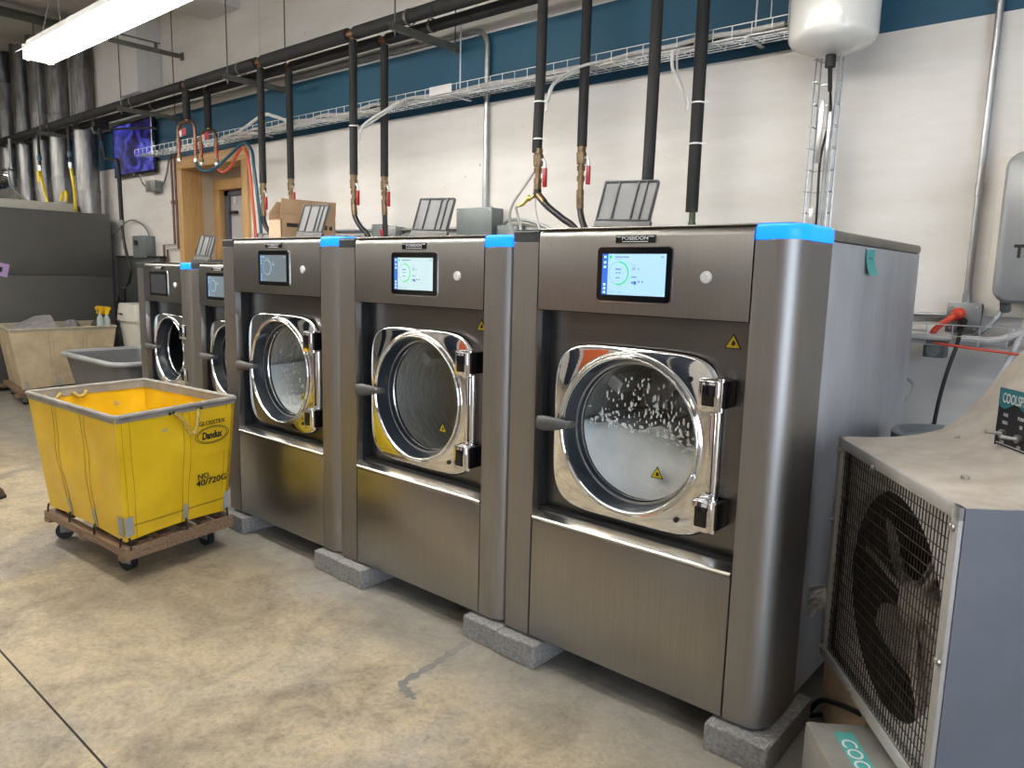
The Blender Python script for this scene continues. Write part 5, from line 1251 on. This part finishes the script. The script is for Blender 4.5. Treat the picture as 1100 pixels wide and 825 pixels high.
while k < W_ - f: tube(B, [(k, .004, zl + f * .7), (k, .004, zh - f * .7)], .0017, 5, 0, 0); k += .0165
k = zl + f
while k < zh - f: tube(B, [(f * .7, -.001, k), (W_ - f * .7, -.001, k)], .0015, 5, 0, 0); k += .033
cpart('wire_grille', B, 'mesh', fr)
for (xx, zz) in ((W_ * .38, zh - .03), (.014, .72), (.02, zl + .03), (W_ * .36, zl + .018), (W_ - .015, .62), (.02, zh - .04), (W_ - .02, zh - .05)):
    B = new(); cyl(B, (xx, -.010, zz), (xx, -.018, zz), .011, n=14); ball(B, (xx, -.018, zz), .007, (1, .6, 1)); cpart('screw', B, 'screw', fr)
# shroud with fan opening
B = new(); n = 96; fc = (.350, .588); Rf = .322; yy = .032
outer, inner = [], []
for q in range(n):
    a = 2 * pi * q / n + pi / 4; c, s = cos(a), sin(a)
    hx = (W_ - .006 - fc[0]) if c > 0 else fc[0] - .006; hz = (zh - .02 - fc[1]) if s > 0 else fc[1] - zl - .006
    m = min(hx / max(abs(c), 1e-6), hz / max(abs(s), 1e-6)); outer.append((fc[0] + c * m, yy, fc[1] + s * m)); inner.append((fc[0] + c * Rf, yy, fc[1] + s * Rf))
for qx, qz in ((.006, zl + .006), (W_ - .006, zl + .006), (.006, zh - .02), (W_ - .006, zh - .02)):
    q = min(range(n), key=lambda i: (outer[i][0] - qx) ** 2 + (outer[i][2] - qz) ** 2); outer[q] = (qx, yy, qz)
loft(B, [outer, inner, [(p[0], yy + .03, p[2]) for p in inner]], cap=False); cpart('fan_shroud', B, 'cool_in', sharp=40)
B = new(); loft(B, [[(p[0], yy + .03, p[2]) for p in inner], [(p[0], yy + .24, p[2]) for p in inner]], cap=False); cpart('fan_tunnel', B, 'blackm', sharp=40)
B = new(); lathe(B, [(Rf * 1.0, .21), (Rf * 1.02, .30), (0, .30)], (fc[0], yy, fc[1]), (0, 1, 0), 48); cpart('rear_plate', B, 'blackm')
fan = None
for kk in range(5):
    B = new(); a0 = 2 * pi * kk / 5 + .35; rows = []
    for i in range(9):
        r = .055 + (Rf - .075) * i / 8; hw = .40 + .20 * sin(pi * i / 8) * 1.1; row = []
        for j in range(7):
            a = a0 + (j / 6 - .5) * 2 * hw * (.9 if i else .6); tw = (j / 6 - .5) * (.11 - .04 * i / 8)
            row.append((fc[0] + r * cos(a), .15 + tw, fc[1] + r * sin(a)))
        rows.append(row)
    loft(B, rows, cap=False, closed=False)
    r2 = bmesh.ops.extrude_face_region(B, geom=list(B.faces)); bmesh.ops.translate(B, vec=V((0, .003, 0)), verts=[v for v in r2['geom'] if isinstance(v, bmesh.types.BMVert)])
    cpart('fan_blade', B, 'fan', sharp=60)
B = new(); lathe(B, [(0, .085), (.05, .087), (.062, .10), (.066, .12), (.066, .22), (.05, .25)], (fc[0], 0, fc[1]), (0, 1, 0), 32)
for kk in range(3):
    a = 2 * pi * kk / 3 + .9; cyl(B, (fc[0] + .05 * cos(a), .11, fc[1] + .05 * sin(a)), (fc[0] + Rf * cos(a), .10, fc[1] + Rf * sin(a)), .008, n=8)
cpart('fan_motor', B, 'motor')
for q, (xx, yy_) in enumerate(((.12, .30), (.50, .13), (.65, .25))):
    B = new(); zz = 1.001 + (.03 if yy_ > .28 else .006); cyl(B, (xx, yy_, zz - .01), (xx, yy_, zz + .004), .010, n=12); ball(B, (xx, yy_, zz + .004), .006); cpart('top_screw', B, 'screw')
# control box on the hood
cx0, cx1, cy0, cy1, cz0, cz1 = .268, .435, .325, .50, 1.02, 1.215
B = new(); bx(B, cx0, cx1, cy0 + .004, cy1, cz0, cz1 - .002, .003); cb = cpart('control_box', B, 'cool_top')
B = new(); bx(B, cx0 - .002, cx1, cy0, cy0 + .005, cz0 + .012, cz1); cpart('control_plate', B, 'blackm', cb)
B = new()
tp = [(cx0 - .002, cz1 - .045)] + [(cx0 - .002 + (cx1 - cx0) * k / 12, cz1 - .048 - .010 * sin(k * .8)) for k in range(1, 13)] + [(cx1, cz1), (cx0 - .002, cz1)]
prism(B, tp, cy0 - .001, cy0 + .001, 'y'); cpart('teal_band', B, 'tealband', cb)
Rg = CM.to_3x3()
def ctext(s, x, z, w, h, m='letter'):
    text('lettering', s, CM @ V((x, cy0 - .0012, z)), Rg @ V((1, 0, 0)), V((0, 0, 1)), w, h, m, cb, .0008, bold=.01)
ctext('COOLSPACE', cx0 + .088, cz1 - .026, .142, .028)
for s, x, z, w in (('FAN', .040, .128, .020), ('HIGH', .040, .106, .024), ('LOW', .036, .050, .020), ('PUMP', .112, .128, .030), ('ON', .114, .106, .013), ('OFF', .114, .050, .018)): ctext(s, cx0 + x, cz0 + z - .006, w, .010)
ctext('IMPORTANT', cx0 + .070, cz0 + .010 + .012, .050, .009)
B = new()
for k in range(3): bx(B, cx0 + .008, cx1 - .012, cy0 - .0015, cy0 + .001, cz0 + .034 - k * .004 + (.004 if k == 0 else 0), cz0 + .0358 - k * .004 + (.004 if k == 0 else 0))
cpart('small_print', B, 'letter', cb)
for xx in (.038, .112):
    B = new(); z = cz0 + .068; cyl(B, (cx0 + xx, cy0, z), (cx0 + xx, cy0 - .010, z), .012, n=14); cyl(B, (cx0 + xx, cy0 - .008, z), (cx0 + xx - .012, cy0 - .045, z + .004), .0045, .006, n=10); cpart('toggle_switch', B, 'screw', cb)
# water tray under the body
B = new(); bx(B, .355, 1.02, -.165, .70, .012, .205, .005); tr_ = cpart('water_tray', B, 'cool_tray')
B = new(); bx(B, .40, W_ + .1, -.10, -.045, .2045, .2056); cpart('tray_sticker', B, 'teal', tr_)
text('lettering', 'COOL', CM @ V((.52, -.075, .2057)), Rg @ V((1, 0, 0)), Rg @ V((0, 1, 0)), .17, .042, 'letter', tr_, .0006, bold=.01)
B = new()
for xx, yb2 in ((.42, .05), (.42, .6), (.95, .6), (.95, .0)): cyl(B, (xx, yb2, 0), (xx, yb2, .014), .02, n=12)
for yb2 in (.1, .65): bx(B, .37, W_ - .01, yb2, yb2 + .05, .20, zl)
cpart('support_foot', B, 'blackm', ct)
# cardboard box and cord beneath
B = new(); bx(B, -.015, .335, .018, .40, .0, .228, .004, 0, CM); b2 = [v for v in B.verts]
for v in b2: v.co += V((random.uniform(-.006, .006), random.uniform(-.006, .006), 0 if v.co.z < .01 else random.uniform(-.004, .001)))
solo('cardboard_box', B, 'card_w', 'crumpled tan cardboard box tucked under the cooler', 'box')
B = new(); pts = [CM @ V(p) for p in ((.33, .0, .225), (.24, -.004, .19), (.15, -.008, .15), (.07, -.012, .11), (.02, -.018, .06), (.0, -.03, .0095), (-.01, .02, .0095), (-.012, .2, .0095))]
tube(B, pts, .009, 8); solo('power_cord', B, 'cordblk', 'black cord drooping over the cardboard box below the cooler', 'cord')
rnd = random.Random(4); B = new()
c0 = CM @ V((-.012, .0, .44))
for k in range(26):
    a = rnd.uniform(-1.1, 1.1); L_ = rnd.uniform(.08, .17); p = c0 + V((rnd.uniform(-.01, .015), rnd.uniform(-.02, .02), rnd.uniform(-.03, .03)))
    q = p + V((-L_ * .45 * cos(a), -L_ * .45 * cos(a), -.02 + L_ * .4 * sin(a))); tube(B, [p, p.lerp(q, .5) + V((0, 0, .012)), q], lambda u: .0075 * (1.05 - u), 5, 0, 4)
ball(B, c0, .036, (1, 1, 1.2)); solo('lint_tuft', B, 'rag', 'frayed grey lint tuft hanging at the cooler grille edge', 'lint')
# pail behind the cooler
t = thing('pail', 'blue grey lidded pail between nearest washer and cooler', 'pail', (1.29, 1.10, 0))
B = new(); lathe(B, [(0, 0), (.15, 0), (.155, .01), (.178, .86), (.18, .88), (.0, .88)], (1.29, 1.10, 0), (0, 0, 1), 40); part('body', B, 'drumgrey', t)
B = new(); lathe(B, [(.182, .86), (.190, .862), (.190, .885), (.182, .89), (.185, .895), (.193, .90), (.193, .925), (.186, .932), (.170, .93), (.160, .915), (.158, .905), (0, .905)], (1.29, 1.10, 0), (0, 0, 1), 48); part('lid', B, 'drumgrey', t, sharp=25)

# shoe at the left edge
t = thing('shoe', 'brown shoe toe at the left edge of the floor', 'shoe', (-3.72, -.80, 0))
B = new(); loops = []
for u, hw, h in ((0, .02, .03), (.02, .04, .05), (.08, .05, .06), (.16, .045, .075), (.24, .04, .10), (.28, .036, .10)):
    x, y = -3.60 - u * .8, -.76 - u * .6
    loops.append([(x + .6 * hw * cos(a), y - .8 * hw * cos(a), .018 + h * max(0, sin(a))) for a in [2 * pi * k / 14 for k in range(14)]])
loft(B, loops); part('upper', B, 'leather', t, sharp=70)
B = new(); loft(B, [[(-3.60 - u * .8 + .6 * hw * s, -.76 - u * .6 - .8 * hw * s, z) for s, z in ((-1, 0), (1, 0), (1, .018), (-1, .018))] for u, hw in ((-.008, .02), (.02, .045), (.08, .054), (.16, .048), (.28, .04))]); part('sole', B, 'blackm', t)

# ------------------------------------------------------------------ world, camera, view
w = bpy.data.worlds.new('World'); SC.world = w; w.use_nodes = True
w.node_tree.nodes['Background'].inputs['Color'].default_value = (.62, .72, .9, 1)
w.node_tree.nodes['Background'].inputs['Strength'].default_value = .15
cam = bpy.data.cameras.new('camera'); cam.sensor_width = 36; cam.lens = 795.41 / 1100 * 36; cam.clip_start = .05; cam.clip_end = 60
co = bpy.data.objects.new('camera', cam); COL.objects.link(co)
yaw, pitch, roll = -.707635407, .147619020, .024440892
f_ = V((sin(yaw) * cos(pitch), cos(yaw) * cos(pitch), -sin(pitch))); r_ = V((cos(yaw), -sin(yaw), 0)); u_ = r_.cross(f_)
rr, uu = r_ * cos(roll) + u_ * sin(roll), u_ * cos(roll) - r_ * sin(roll)
co.matrix_world = Matrix(((rr.x, uu.x, -f_.x, 1.835), (rr.y, uu.y, -f_.y, -2.128), (rr.z, uu.z, -f_.z, 1.5), (0, 0, 0, 1)))
SC.camera = co
SC.view_settings.view_transform = 'Standard'; SC.view_settings.look = 'None'; SC.view_settings.gamma = 1; SC.view_settings.use_curve_mapping = False
SC.view_settings.exposure = 1.25
SC.cycles.use_denoising = True
SC.cycles.max_bounces = 10; SC.cycles.transparent_max_bounces = 16; SC.cycles.caustics_reflective = False; SC.cycles.caustics_refractive = False
SC.cycles.sample_clamp_indirect = 6.
